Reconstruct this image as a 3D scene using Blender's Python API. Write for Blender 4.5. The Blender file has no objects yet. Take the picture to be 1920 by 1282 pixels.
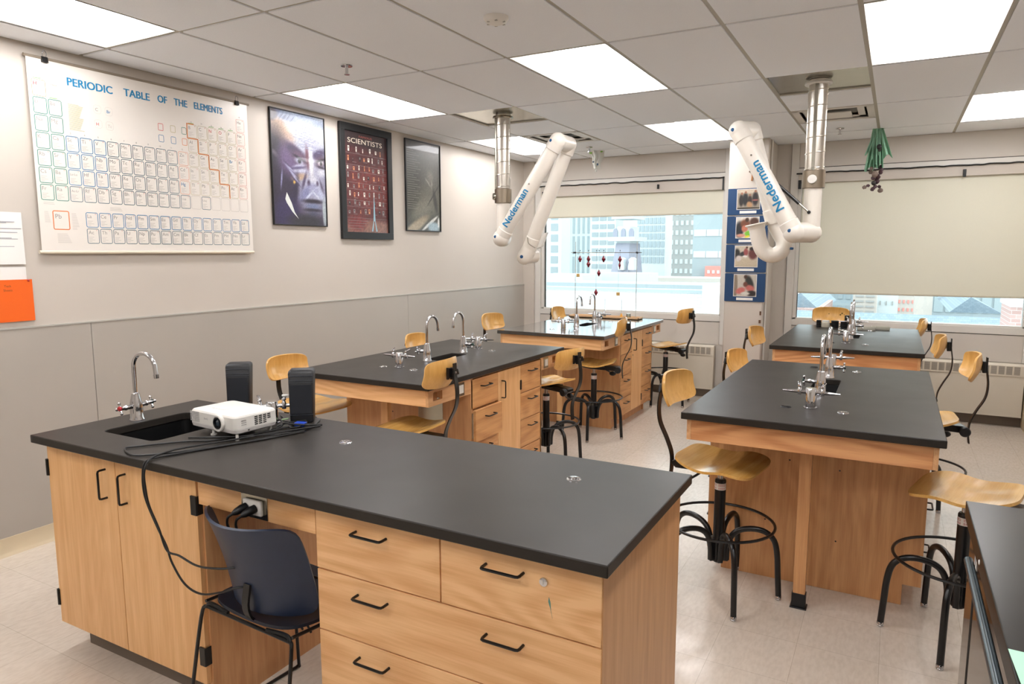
import bpy, bmesh, math, random
from mathutils import Vector, Matrix, Euler
random.seed(7)
PI = math.pi

# ------------------------------------------------------------------ camera
CAM = Vector((4.139, 0.057, 1.628))
YAW, PITCH, ROLL, FPX = -0.502, -0.128, -0.001, 1304.55
Fv = Vector((math.sin(YAW)*math.cos(PITCH), math.cos(YAW)*math.cos(PITCH), math.sin(PITCH)))
R0 = Fv.cross(Vector((0, 0, 1))).normalized(); U0 = R0.cross(Fv)
Rv = math.cos(ROLL)*R0 + math.sin(ROLL)*U0
Uv = -math.sin(ROLL)*R0 + math.cos(ROLL)*U0
cam = bpy.data.cameras.new('camera'); camo = bpy.data.objects.new('camera', cam)
bpy.context.scene.collection.objects.link(camo)
camo.matrix_world = Matrix(((Rv.x, Uv.x, -Fv.x, CAM.x), (Rv.y, Uv.y, -Fv.y, CAM.y), (Rv.z, Uv.z, -Fv.z, CAM.z), (0, 0, 0, 1)))
cam.sensor_width = 36.0; cam.lens = FPX/1920*36.0; cam.clip_start = 0.05; cam.clip_end = 500
bpy.context.scene.camera = camo

# ------------------------------------------------------------------ world (overcast sky) and exposure
LAMP = 13.0
SKY = 1.8
sc = bpy.context.scene
w = bpy.data.worlds.new('sky'); sc.world = w; w.use_nodes = True
nt = w.node_tree; nt.nodes.clear()
o_ = nt.nodes.new('ShaderNodeOutputWorld'); b_ = nt.nodes.new('ShaderNodeBackground')
tc = nt.nodes.new('ShaderNodeTexCoord'); sx = nt.nodes.new('ShaderNodeSeparateXYZ'); rp = nt.nodes.new('ShaderNodeValToRGB')
nt.links.new(tc.outputs['Generated'], sx.inputs[0]); nt.links.new(sx.outputs['Z'], rp.inputs[0])
rp.color_ramp.elements[0].position = 0.0; rp.color_ramp.elements[0].color = (0.87, 0.92, 0.95, 1)
rp.color_ramp.elements[1].position = 0.8; rp.color_ramp.elements[1].color = (0.92, 0.98, 1.0, 1)
nt.links.new(rp.outputs[0], b_.inputs[0]); b_.inputs[1].default_value = SKY
nt.links.new(b_.outputs[0], o_.inputs[0])
sc.view_settings.view_transform = 'Standard'; sc.view_settings.look = 'None'
sc.view_settings.gamma = 1.0; sc.view_settings.use_curve_mapping = False
sc.view_settings.exposure = 1.05
try:
    sc.cycles.max_bounces = 10; sc.cycles.diffuse_bounces = 6; sc.cycles.glossy_bounces = 4; sc.cycles.transparent_max_bounces = 12
except Exception: pass

# ------------------------------------------------------------------ materials
def lin(c):
    r = []
    for x in c[:3]:
        x /= 255.0
        r.append(x/12.92 if x <= 0.04045 else ((x+0.055)/1.055)**2.4)
    return (r[0], r[1], r[2], 1.0)
MATS = {}
def mat(name, rgb, rough=0.5, metal=0.0, spec=0.5, coat=0.0, emit=None, es=0.0, noise=0.0, nscale=20.0, bump=0.0, trans=0.0):
    if name in MATS: return MATS[name]
    m = bpy.data.materials.new(name); m.use_nodes = True; MATS[name] = m
    t = m.node_tree; p = t.nodes['Principled BSDF']
    col = lin(rgb)
    p.inputs['Base Color'].default_value = col
    p.inputs['Roughness'].default_value = rough; p.inputs['Metallic'].default_value = metal
    p.inputs['Specular IOR Level'].default_value = spec
    if coat: p.inputs['Coat Weight'].default_value = coat; p.inputs['Coat Roughness'].default_value = 0.08
    if emit: p.inputs['Emission Color'].default_value = lin(emit); p.inputs['Emission Strength'].default_value = es
    c = t.nodes.new('ShaderNodeTexCoord'); n = t.nodes.new('ShaderNodeTexNoise')
    n.inputs['Scale'].default_value = nscale; n.inputs['Detail'].default_value = 4
    t.links.new(c.outputs['Object'], n.inputs['Vector'])
    if noise:
        mx = t.nodes.new('ShaderNodeMix'); mx.data_type = 'RGBA'
        mx.inputs[6].default_value = tuple(min(1, x*(1-noise)) for x in col[:3])+(1,)
        mx.inputs[7].default_value = tuple(min(1, x*(1+noise)) for x in col[:3])+(1,)
        t.links.new(n.outputs['Fac'], mx.inputs[0]); t.links.new(mx.outputs[2], p.inputs['Base Color'])
    if bump:
        b = t.nodes.new('ShaderNodeBump'); b.inputs['Strength'].default_value = bump; b.inputs['Distance'].default_value = 0.002
        t.links.new(n.outputs['Fac'], b.inputs['Height']); t.links.new(b.outputs[0], p.inputs['Normal'])
    if trans:
        o = t.nodes['Material Output']; tr = t.nodes.new('ShaderNodeBsdfTranslucent'); tr.inputs[0].default_value = col
        ms = t.nodes.new('ShaderNodeMixShader'); ms.inputs[0].default_value = trans
        t.links.new(p.outputs[0], ms.inputs[1]); t.links.new(tr.outputs[0], ms.inputs[2]); t.links.new(ms.outputs[0], o.inputs[0])
    return m

def oak(name, light, dark, axis='z', rough=0.38, cath=0.5, coat=0.0, seed=0.0):
    """wood with stretched grain, pores and cathedral figure"""
    m = bpy.data.materials.new(name); m.use_nodes = True; MATS[name] = m
    t = m.node_tree; p = t.nodes['Principled BSDF']; L = t.links.new
    tc = t.nodes.new('ShaderNodeTexCoord'); oi = t.nodes.new('ShaderNodeObjectInfo')
    ad = t.nodes.new('ShaderNodeVectorMath'); ad.operation = 'MULTIPLY_ADD'
    L(oi.outputs['Location'], ad.inputs[0]); ad.inputs[1].default_value = (3.17, 2.31, 1.77); L(tc.outputs['Object'], ad.inputs[2])
    def mp(a, b):
        k = t.nodes.new('ShaderNodeMapping'); s = [b, b, b]; s['xyz'.index(axis)] = a
        k.inputs['Scale'].default_value = s; k.inputs['Location'].default_value = (seed, seed*1.7, seed*0.6)
        L(ad.outputs[0], k.inputs[0]); return k
    def nz(k, sc_, det, dist=0.0):
        n = t.nodes.new('ShaderNodeTexNoise'); n.inputs['Scale'].default_value = sc_; n.inputs['Detail'].default_value = det
        n.inputs['Distortion'].default_value = dist; L(k.outputs[0], n.inputs['Vector']); return n
    n1 = nz(mp(1.0, 16.0), 2.0, 5, 0.4)
    n2 = nz(mp(7.0, 190.0), 1.0, 2)
    n3 = nz(mp(0.55, 3.2), 1.1, 1, 0.3)
    mu = t.nodes.new('ShaderNodeMath'); mu.operation = 'MULTIPLY'; L(n3.outputs['Fac'], mu.inputs[0]); mu.inputs[1].default_value = 95.0
    si = t.nodes.new('ShaderNodeMath'); si.operation = 'SINE'; L(mu.outputs[0], si.inputs[0])
    s2 = t.nodes.new('ShaderNodeMath'); s2.operation = 'MULTIPLY_ADD'; L(si.outputs[0], s2.inputs[0]); s2.inputs[1].default_value = 0.24*cath; L(n1.outputs['Fac'], s2.inputs[2])
    s3 = t.nodes.new('ShaderNodeMath'); s3.operation = 'MULTIPLY_ADD'; L(n2.outputs['Fac'], s3.inputs[0]); s3.inputs[1].default_value = -0.5; L(s2.outputs[0], s3.inputs[2])
    r = t.nodes.new('ShaderNodeValToRGB'); L(s3.outputs[0], r.inputs[0])
    r.color_ramp.elements[0].position = 0.05; r.color_ramp.elements[0].color = lin(light)
    r.color_ramp.elements[1].position = 0.54; r.color_ramp.elements[1].color = lin(dark)
    L(r.outputs[0], p.inputs['Base Color'])
    p.inputs['Roughness'].default_value = rough
    if coat: p.inputs['Coat Weight'].default_value = coat; p.inputs['Coat Roughness'].default_value = 0.12
    b = t.nodes.new('ShaderNodeBump'); b.inputs['Strength'].default_value = 0.08; b.inputs['Distance'].default_value = 0.001
    L(n2.outputs['Fac'], b.inputs['Height']); L(b.outputs[0], p.inputs['Normal'])
    return m

OAKX = oak('oak_across', (240, 193, 140), (218, 163, 108), 'x', cath=0.6)
OAKZ = oak('oak_upright', (234, 187, 132), (214, 160, 104), 'z', cath=0.15)
OAKY = oak('oak_along', (224, 178, 130), (200, 148, 102), 'y', cath=0.3)
OAKR = oak('oak_reddish', (218, 162, 112), (190, 130, 84), 'x', cath=1.0, seed=3)
OAKRZ = oak('oak_reddish_upright', (220, 168, 116), (194, 138, 88), 'z', cath=0.3, seed=5)
OAKI = oak('oak_end_panel', (218, 168, 118), (196, 141, 94), 'z', cath=0.2)
PLY = oak('birch_ply', (216, 170, 96), (194, 144, 70), 'y', rough=0.24, cath=0.25, coat=0.25)
PLYZ = oak('birch_ply_back', (224, 176, 102), (204, 152, 76), 'z', rough=0.28, cath=0.15, coat=0.15)

def epoxy():
    m = mat('black_epoxy', (46, 42, 38), 0.36, spec=0.22, noise=0.14, nscale=5, bump=0.02)
    t = m.node_tree; p = t.nodes['Principled BSDF']; c = t.nodes.new('ShaderNodeTexCoord')
    n = t.nodes.new('ShaderNodeTexNoise'); n.inputs['Scale'].default_value = 4; n.inputs['Detail'].default_value = 6
    t.links.new(c.outputs['Object'], n.inputs['Vector']); mr = t.nodes.new('ShaderNodeMapRange')
    mr.inputs[3].default_value = 0.34; mr.inputs[4].default_value = 0.42
    t.links.new(n.outputs['Fac'], mr.inputs[0]); t.links.new(mr.outputs[0], p.inputs['Roughness'])
    return m
EPOXY = epoxy()
EPOXYG = mat('black_epoxy_smooth', (46, 46, 45), 0.16, spec=1.0, coat=0.9, noise=0.1, nscale=5)
BASIN = mat('basin_black', (14, 14, 15), 0.35)
CHROME = mat('chrome', (205, 205, 208), 0.09, 1.0)
STEEL = mat('galvanised_steel', (176, 172, 160), 0.24, 1.0, noise=0.12, nscale=12)
DUCT = mat('duct_steel', (206, 200, 190), 0.30, 1.0, noise=0.1, nscale=9)
BLACKM = mat('black_enamel', (16, 16, 17), 0.28)
BLACKP = mat('black_plastic', (17, 18, 20), 0.42)
BARM = mat('back_bar_metal', (42, 40, 37), 0.3, 0.3)
WHITEP = mat('white_plastic', (226, 224, 218), 0.35)
ARMW = mat('arm_white', (232, 226, 216), 0.32, noise=0.03, nscale=6)
BLUEP = mat('blue_plastic', (10, 78, 128), 0.4)
BLUETXT = mat('blue_print', (8, 128, 178), 0.5)
REDP = mat('red_plastic', (180, 40, 45), 0.35)
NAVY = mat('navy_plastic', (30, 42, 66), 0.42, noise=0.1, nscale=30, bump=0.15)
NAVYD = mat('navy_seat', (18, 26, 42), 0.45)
WALLC = mat('wall_cream', (198, 190, 180), 0.65, noise=0.02, nscale=3, bump=0.05)
WALLW = mat('window_wall_paint', (204, 198, 190), 0.55, noise=0.02, nscale=2)
WAINS = mat('wainscot_grey', (172, 166, 157), 0.5, noise=0.03, nscale=4, bump=0.04)
WHITEF = mat('frame_white', (216, 213, 207), 0.4)
FRAMEG = mat('frame_grey', (176, 174, 166), 0.45)
DARKG = mat('groove_dark', (70, 66, 60), 0.7)
BEIGE = mat('base_vinyl', (206, 190, 160), 0.5)
KICK = mat('kick_brown', (112, 100, 88), 0.6)
RADM = mat('radiator_enamel', (214, 206, 190), 0.42)
RADD = mat('radiator_slots', (150, 144, 134), 0.6)
TILE = mat('ceiling_tile', (238, 242, 248), 0.85, noise=0.05, nscale=160, bump=0.1)
TEE = mat('ceiling_tee', (176, 172, 160), 0.5)
REFL = mat('troffer_white', (240, 238, 232), 0.5)
LAMPM = mat('lamp_lens', (250, 240, 220), 0.5, emit=(248, 247, 250), es=LAMP)
BLIND = mat('blind_fabric', (232, 229, 214), 0.8, trans=0.22, noise=0.02, nscale=90)
CABLE = mat('cable_black', (18, 18, 18), 0.45)
PAPER = mat('paper_white', (232, 230, 226), 0.7)
MINT = mat('paper_mint', (176, 232, 200), 0.6)
GLOSSB = mat('black_gloss', (20, 18, 17), 0.08, spec=0.7, coat=0.3)
LBLR = mat('label_red', (190, 70, 70), 0.6)

def floor_mat():
    m = mat('floor_vinyl', (196, 186, 174), 0.25)
    t = m.node_tree; p = t.nodes['Principled BSDF']; L = t.links.new
    c = t.nodes.new('ShaderNodeTexCoord')
    b = t.nodes.new('ShaderNodeTexBrick'); b.offset = 0; b.inputs['Scale'].default_value = 1.0
    b.inputs['Brick Width'].default_value = 0.305; b.inputs['Row Height'].default_value = 0.305
    b.inputs['Mortar Size'].default_value = 0.0012; b.inputs['Bias'].default_value = 0.0
    b.inputs['Color1'].default_value = lin((212, 201, 188)); b.inputs['Color2'].default_value = lin((207, 196, 182)); b.inputs['Mortar'].default_value = lin((186, 175, 160))
    L(c.outputs['Object'], b.inputs['Vector'])
    n = t.nodes.new('ShaderNodeTexNoise'); n.inputs['Scale'].default_value = 65; n.inputs['Detail'].default_value = 5
    mpp = t.nodes.new('ShaderNodeMapping'); mpp.inputs['Scale'].default_value = (1, 0.35, 1); L(c.outputs['Object'], mpp.inputs[0]); L(mpp.outputs[0], n.inputs['Vector'])
    r = t.nodes.new('ShaderNodeValToRGB'); L(n.outputs['Fac'], r.inputs[0])
    r.color_ramp.elements[0].position = 0.35; r.color_ramp.elements[0].color = (0.80, 0.77, 0.74, 1)
    r.color_ramp.elements[1].position = 0.62; r.color_ramp.elements[1].color = (1, 1, 1, 1)
    mx = t.nodes.new('ShaderNodeMix'); mx.data_type = 'RGBA'; mx.blend_type = 'MULTIPLY'; mx.inputs[0].default_value = 0.45
    L(b.outputs['Color'], mx.inputs[6]); L(r.outputs[0], mx.inputs[7])
    n2 = t.nodes.new('ShaderNodeTexNoise'); n2.inputs['Scale'].default_value = 9; n2.inputs['Detail'].default_value = 8; L(c.outputs['Object'], n2.inputs['Vector'])
    r2 = t.nodes.new('ShaderNodeValToRGB'); L(n2.outputs['Fac'], r2.inputs[0])
    r2.color_ramp.elements[0].position = 0.26; r2.color_ramp.elements[0].color = (0.55, 0.45, 0.38, 1)
    r2.color_ramp.elements[1].position = 0.33; r2.color_ramp.elements[1].color = (1, 1, 1, 1)
    m2 = t.nodes.new('ShaderNodeMix'); m2.data_type = 'RGBA'; m2.blend_type = 'MULTIPLY'; m2.inputs[0].default_value = 0.12
    L(mx.outputs[2], m2.inputs[6]); L(r2.outputs[0], m2.inputs[7]); L(m2.outputs[2], p.inputs['Base Color'])
    n4 = t.nodes.new('ShaderNodeTexNoise'); n4.inputs['Scale'].default_value = 1.3; L(c.outputs['Object'], n4.inputs['Vector'])
    mr = t.nodes.new('ShaderNodeMapRange'); mr.inputs[3].default_value = 0.18; mr.inputs[4].default_value = 0.28
    L(n4.outputs['Fac'], mr.inputs[0]); L(mr.outputs[0], p.inputs['Roughness'])
    return m
FLOORM = floor_mat()

def glass_mat(name, tint, refl=0.08):
    m = bpy.data.materials.new(name); m.use_nodes = True; t = m.node_tree; t.nodes.clear()
    o = t.nodes.new('ShaderNodeOutputMaterial'); a = t.nodes.new('ShaderNodeBsdfTransparent'); g = t.nodes.new('ShaderNodeBsdfGlossy')
    a.inputs[0].default_value = lin(tint); g.inputs['Roughness'].default_value = 0.02
    f = t.nodes.new('ShaderNodeFresnel'); f.inputs[0].default_value = 1.45
    ms = t.nodes.new('ShaderNodeMixShader'); t.links.new(f.outputs[0], ms.inputs[0]); t.links.new(a.outputs[0], ms.inputs[1]); t.links.new(g.outputs[0], ms.inputs[2])
    t.links.new(ms.outputs[0], o.inputs[0]); MATS[name] = m; return m
GLASS = glass_mat('window_glass', (246, 252, 252))
GLASSW = glass_mat('glassware', (225, 235, 232))

def attr_mat(name, rough=0.3, coat=0.0):
    m = bpy.data.materials.new(name); m.use_nodes = True; t = m.node_tree; p = t.nodes['Principled BSDF']
    a = t.nodes.new('ShaderNodeVertexColor'); a.layer_name = 'ink'
    t.links.new(a.outputs[0], p.inputs['Base Color']); p.inputs['Roughness'].default_value = rough
    if coat: p.inputs['Coat Weight'].default_value = coat; p.inputs['Coat Roughness'].default_value = 0.04
    MATS[name] = m; return m
PRINT = attr_mat('printed_photo', 0.4)
PRINTG = attr_mat('printed_poster_glossy', 0.45, coat=0.22)

# ------------------------------------------------------------------ mesh building
COL = sc.collection
WL = {}
def V3(*a): return Vector(a)
class MB:
    def __init__(s): s.v = []; s.f = []; s.m = []
    def add(s, vs, fs, m=0):
        o = len(s.v); s.v += [Vector(x) for x in vs]
        for f in fs: s.f.append(tuple(i+o for i in f)); s.m.append(m)
        return s
    def box(s, x0, x1, y0, y1, z0, z1, m=0):
        v = [(x0,y0,z0),(x1,y0,z0),(x1,y1,z0),(x0,y1,z0),(x0,y0,z1),(x1,y0,z1),(x1,y1,z1),(x0,y1,z1)]
        return s.add(v, [(0,3,2,1),(4,5,6,7),(0,1,5,4),(1,2,6,5),(2,3,7,6),(3,0,4,7)], m)
    def obox(s, c, ax, hs, m=0):
        c = Vector(c); a = [Vector(x).normalized()*h for x, h in zip(ax, hs)]
        v = [c+sx*a[0]+sy*a[1]+sz*a[2] for sz in (-1,1) for sx, sy in ((-1,-1),(1,-1),(1,1),(-1,1))]
        return s.add(v, [(0,3,2,1),(4,5,6,7),(0,1,5,4),(1,2,6,5),(2,3,7,6),(3,0,4,7)], m)
    def tube(s, path, r, seg=10, m=0, caps=True, closed=False):
        P = [Vector(p) for p in path]; n = len(P)
        rr = r if isinstance(r, (list, tuple)) else [r]*n
        T = []
        for i in range(n):
            if closed: d = P[(i+1) % n]-P[i-1]
            else: d = P[min(i+1, n-1)]-P[max(i-1, 0)]
            T.append(d.normalized() if d.length > 1e-9 else (T[-1] if T else Vector((0,0,1))))
        up = Vector((0,0,1)) if abs(T[0].z) < 0.9 else Vector((1,0,0))
        N = (up-T[0]*up.dot(T[0])).normalized(); vs = []
        for i in range(n):
            N = (N-T[i]*N.dot(T[i])); N = N.normalized() if N.length > 1e-6 else T[i].orthogonal().normalized()
            B = T[i].cross(N)
            for k in range(seg):
                a = 2*PI*k/seg; vs.append(P[i]+rr[i]*(math.cos(a)*N+math.sin(a)*B))
        fs = []
        for i in range(n if closed else n-1):
            j = (i+1) % n
            for k in range(seg):
                l = (k+1) % seg; fs.append((i*seg+k, i*seg+l, j*seg+l, j*seg+k))
        if caps and not closed:
            fs.append(tuple(reversed(range(seg)))); fs.append(tuple((n-1)*seg+k for k in range(seg)))
        return s.add(vs, fs, m)
    def cyl(s, a, b, r0, r1=None, seg=16, m=0): return s.tube([a, b], [r0, r0 if r1 is None else r1], seg, m)
    def lathe(s, prof, org=(0,0,0), ax=(0,0,1), seg=20, m=0):
        A = Vector(ax).normalized(); O = Vector(org)
        return s.tube([O+A*(z+1e-5*i) for i, (r, z) in enumerate(prof)], [max(r, 1e-4) for r, z in prof], seg, m) if False else s._lathe(prof, O, A, seg, m)
    def _lathe(s, prof, O, A, seg, m):
        N = A.orthogonal().normalized(); B = A.cross(N); vs = []
        for r, z in prof:
            for k in range(seg):
                a = 2*PI*k/seg; vs.append(O+A*z+max(r, 1e-4)*(math.cos(a)*N+math.sin(a)*B))
        fs = []
        for i in range(len(prof)-1):
            for k in range(seg):
                l = (k+1) % seg; fs.append((i*seg+k, i*seg+l, (i+1)*seg+l, (i+1)*seg+k))
        fs.append(tuple(reversed(range(seg)))); fs.append(tuple((len(prof)-1)*seg+k for k in range(seg)))
        return s.add(vs, fs, m)
    def sphere(s, c, r, seg=14, m=0, sq=(1,1,1)):
        c = Vector(c); n = max(6, seg//2); vs = []; fs = []
        for i in range(n+1):
            t = PI*i/n
            for k in range(seg):
                a = 2*PI*k/seg; q = max(math.sin(t), 1e-3)
                vs.append(c+Vector((r*q*math.cos(a)*sq[0], r*q*math.sin(a)*sq[1], -r*math.cos(t)*sq[2])))
        for i in range(n):
            for k in range(seg):
                l = (k+1) % seg; fs.append((i*seg+k, i*seg+l, (i+1)*seg+l, (i+1)*seg+k))
        fs.append(tuple(reversed(range(seg)))); fs.append(tuple(n*seg+k for k in range(seg)))
        return s.add(vs, fs, m)
    def prism(s, pts, fn, w0, w1, m=0):
        n = len(pts); vs = [fn(u, v, w0) for u, v in pts]+[fn(u, v, w1) for u, v in pts]
        fs = [tuple(reversed(range(n))), tuple(range(n, 2*n))]
        for i in range(n): j = (i+1) % n; fs.append((i, j, n+j, n+i))
        return s.add(vs, fs, m)
    def poly(s, pts, m=0): return s.add(pts, [tuple(range(len(pts)))], m)
    def ribbon(s, path, wv, w, t, m=0):
        P = [Vector(p) for p in path]; W = Vector(wv).normalized()*w/2; n = len(P); vs = []
        for i in range(n):
            d = (P[min(i+1, n-1)]-P[max(i-1, 0)]).normalized(); N = d.cross(W).normalized()*t/2
            vs += [P[i]-W-N, P[i]+W-N, P[i]+W+N, P[i]-W+N]
        fs = [(3,2,1,0), tuple(4*(n-1)+k for k in range(4))]
        for i in range(n-1):
            for k in range(4):
                l = (k+1) % 4; fs.append((4*i+k, 4*i+l, 4*i+4+l, 4*i+4+k))
        return s.add(vs, fs, m)
    def sheet(s, fn, nu, nv, th, m=0, me=None):
        """fn(u,v) -> point, u,v in [-1,1]; closed shell th thick"""
        g = [[Vector(fn(-1+2*i/nu, -1+2*j/nv)) for j in range(nv+1)] for i in range(nu+1)]; a = []; b = []
        for i in range(nu+1):
            for j in range(nv+1):
                du = g[min(i+1, nu)][j]-g[max(i-1, 0)][j]; dv = g[i][min(j+1, nv)]-g[i][max(j-1, 0)]
                n = du.cross(dv); n = n.normalized() if n.length > 1e-12 else Vector((0,0,1))
                a.append(g[i][j]+n*th/2); b.append(g[i][j]-n*th/2)
        W = nv+1; N = len(a); fs = []
        for i in range(nu):
            for j in range(nv):
                q = (i*W+j, (i+1)*W+j, (i+1)*W+j+1, i*W+j+1); fs.append(q); fs.append(tuple(N+k for k in reversed(q)))
        s.add(a+b, fs, m); rim = []
        loop = [i*W for i in range(nu+1)]+[nu*W+j for j in range(1, W)]+[i*W+nv for i in range(nu-1, -1, -1)]+[j for j in range(nv-1, 0, -1)]
        for i in range(len(loop)):
            p, q = loop[i], loop[(i+1) % len(loop)]; rim.append((q, p, N+p, N+q))
        o = len(s.v)-2*N
        for f in rim: s.f.append(tuple(o+k for k in f)); s.m.append(m if me is None else me)
        return s
    def xf(s, M):
        s.v = [M @ v for v in s.v]; return s
    def build(s, name, mats, parent=None, sharp=38, bevel=0.0, bseg=2, own=None):
        me = bpy.data.meshes.new(name)
        lo = [min(v[i] for v in s.v) for i in range(3)]; hi = [max(v[i] for v in s.v) for i in range(3)]
        c = Vector(((lo[0]+hi[0])/2, (lo[1]+hi[1])/2, (lo[2]+hi[2])/2 if parent else lo[2]))
        if own: c = Vector(own)
        me.from_pydata([v-c for v in s.v], [], s.f)
        ml = mats if isinstance(mats, (list, tuple)) else [mats]
        for x in ml: me.materials.append(x)
        for p, k in zip(me.polygons, s.m): p.material_index = k
        me.polygons.foreach_set('use_smooth', [sharp > 0]*len(me.polygons))
        if sharp > 0: me.set_sharp_from_angle(angle=math.radians(sharp))
        me.validate(); me.update()
        o = bpy.data.objects.new(name, me); COL.objects.link(o)
        pw = Vector((0,0,0))
        if parent: o.parent = parent; pw = WL[parent.name]
        o.location = c-pw; WL[o.name] = c
        if bevel:
            b = o.modifiers.new('bevel', 'BEVEL'); b.width = bevel; b.segments = bseg; b.limit_method = 'ANGLE'; b.angle_limit = math.radians(50)
        return o
def tag(o, label=None, cat=None, group=None, kind=None):
    if label: o['label'] = label
    if cat: o['category'] = cat
    if group: o['group'] = group
    if kind: o['kind'] = kind
    return o
def thing(name, label, cat, loc=(0,0,0), group=None):
    o = bpy.data.objects.new(name, None); COL.objects.link(o); o.empty_display_size = 0.1
    o.location = loc; WL[o.name] = Vector(loc); return tag(o, label, cat, group)
def struct(o): o['kind'] = 'structure'; return o
def dup(root, loc, rz=0.0, label=None, group=None):
    r = root.copy(); COL.objects.link(r); r.location = loc; r.rotation_euler = (0, 0, rz); WL[r.name] = Vector(loc)
    if label: r['label'] = label
    if group: r['group'] = group
    for ch in list(root.children):
        c = ch.copy(); COL.objects.link(c); c.parent = r
        for g in list(ch.children):
            d = g.copy(); COL.objects.link(d); d.parent = c
    return r
def boxo(name, m, x0, x1, y0, y1, z0, z1, parent=None, bevel=0.0):
    return MB().box(x0, x1, y0, y1, z0, z1).build(name, m, parent, sharp=30, bevel=bevel)

def smooth(pts, n=6, closed=False):
    """Catmull-Rom through the points"""
    P = [Vector(p) for p in pts]; out = []; N = len(P); rng = N if closed else N-1
    for i in range(rng):
        p1 = P[i]; p2 = P[(i+1) % N]
        p0 = P[i-1] if (i > 0 or closed) else p1*2-p2
        p3 = P[(i+2) % N] if (i+2 < N or closed) else p2*2-p1
        for k in range(n):
            t = k/n
            out.append(0.5*((2*p1)+(p2-p0)*t+(2*p0-5*p1+4*p2-p3)*t*t+(3*p1-p0-3*p2+p3)*t**3))
    if not closed: out.append(P[-1])
    return out

_tc = {}
def text_geo(s, bold=0.0):
    k = (s, bold)
    if k in _tc: return _tc[k]
    cu = bpy.data.curves.new('t', 'FONT'); cu.body = s; cu.size = 1.0; cu.offset = bold; cu.resolution_u = 3; cu.fill_mode = 'FRONT'
    o = bpy.data.objects.new('t', cu); COL.objects.link(o)
    me = o.to_mesh(); vs = [(v.co.x, v.co.y) for v in me.vertices]; fs = [tuple(p.vertices) for p in me.polygons]
    o.to_mesh_clear(); bpy.data.objects.remove(o); bpy.data.curves.remove(cu)
    if vs:
        x0 = min(v[0] for v in vs); vs = [(v[0]-x0, v[1]) for v in vs]
    _tc[k] = (vs, fs); return _tc[k]
def add_text(mb, s, fn, width=None, height=None, m=0, bold=0.0, cap=0.72):
    """fn(u,v)->point. scaled so the capitals are height tall; width squeezes the line"""
    vs, fs = text_geo(s, bold)
    if not vs: return
    W = max(v[0] for v in vs)
    ky = height/cap; kx = (width/W) if width else ky
    mb.add([fn(v[0]*kx, v[1]*ky) for v in vs], fs, m)

def rrect(x0, x1, y0, y1, r, n=4):
    p = []
    for cx, cy, a0 in ((x1-r, y1-r, 0), (x0+r, y1-r, PI/2), (x0+r, y0+r, PI), (x1-r, y0+r, 1.5*PI)):
        for k in range(n+1):
            a = a0+PI/2*k/n; p.append((cx+r*math.cos(a), cy+r*math.sin(a)))
    return p
def at(u, v, y):
    """point on the plane at depth y along the sight line of (u, v): used for the distant city only"""
    d = Fv+(u-960)/FPX*Rv-(v-641)/FPX*Uv
    return CAM+d*((y-CAM.y)/d.y)

# ================================================================== ROOM
ZC = 2.74; XR = 5.30; YB = 7.95; YF = -2.60
CX = lambda i: 0.268+0.61*(i-1)
RY = lambda j: 2.493+1.22*j
struct(boxo('floor', FLOORM, -0.1, XR+0.1, YF-0.1, YB+0.2, -0.06, 0.0))
struct(boxo('wall_left', WALLC, -0.14, 0, YF-0.1, YB+0.2, 0, 3.1))
struct(boxo('wall_right', WALLC, XR, XR+0.14, YF-0.1, YB+0.2, 0, 3.1))
struct(boxo('wall_front', WALLC, -0.14, XR+0.14, YF-0.14, YF, 0, 3.1))
struct(boxo('trim_1', BEIGE, XR-0.05, XR, 7.6, YB, 0, ZC))
# window wall with two openings
W1 = (0.22, 2.455, 0.92, 2.43); W2 = (3.20, 5.22, 0.92, 2.43)
b = MB(); y0, y1 = YB, YB+0.16
b.box(-0.14, W1[0], y0, y1, 0, 3.1); b.box(W1[1], W2[0], y0, y1, 0, 3.1); b.box(W2[1], XR+0.14, y0, y1, 0, 3.1)
for a in (W1, W2): b.box(a[0], a[1], y0, y1, 0, a[2]); b.box(a[0], a[1], y0, y1, a[3], 3.1)
struct(b.build('wall_back', WALLW, sharp=30))
# structural column between the windows
struct(boxo('trim_2', WALLC, 2.60, 2.985, 7.42, YB, 0, ZC, bevel=0.012))
b = MB(); b.box(0.0, 0.145, 7.90, YB, 0, ZC); struct(b.build('trim_3', WALLC, sharp=30))
b = MB(); b.box(2.545, 2.60, 7.90, YB, 0, ZC); struct(b.build('trim_10', FRAMEG, sharp=30, bevel=0.004))
# wainscot panels with seams, cap strip
b = MB()
for a, c in ((YF, -0.614), (-0.611, 2.432), (2.435, 5.480), (5.483, 7.90)): b.box(0, 0.012, a, c, 0.09, 1.222)
struct(b.build('trim_4', WAINS, sharp=30, bevel=0.0015))
struct(boxo('trim_5', FRAMEG, 0, 0.016, YF, 7.90, 1.222, 1.230))
b = MB(); b.prism([(0, 0), (0.022, 0), (0.016, 0.012), (0.010, 0.02), (0.008, 0.10), (0, 0.104)], lambda u, v, w: Vector((0.006+u, w, v)), YF, 7.90)
struct(b.build('baseboard_left', BEIGE, sharp=40))
struct(boxo('baseboard_back', KICK, 0, XR, YB-0.02, YB, 0, 0.12))
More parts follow.
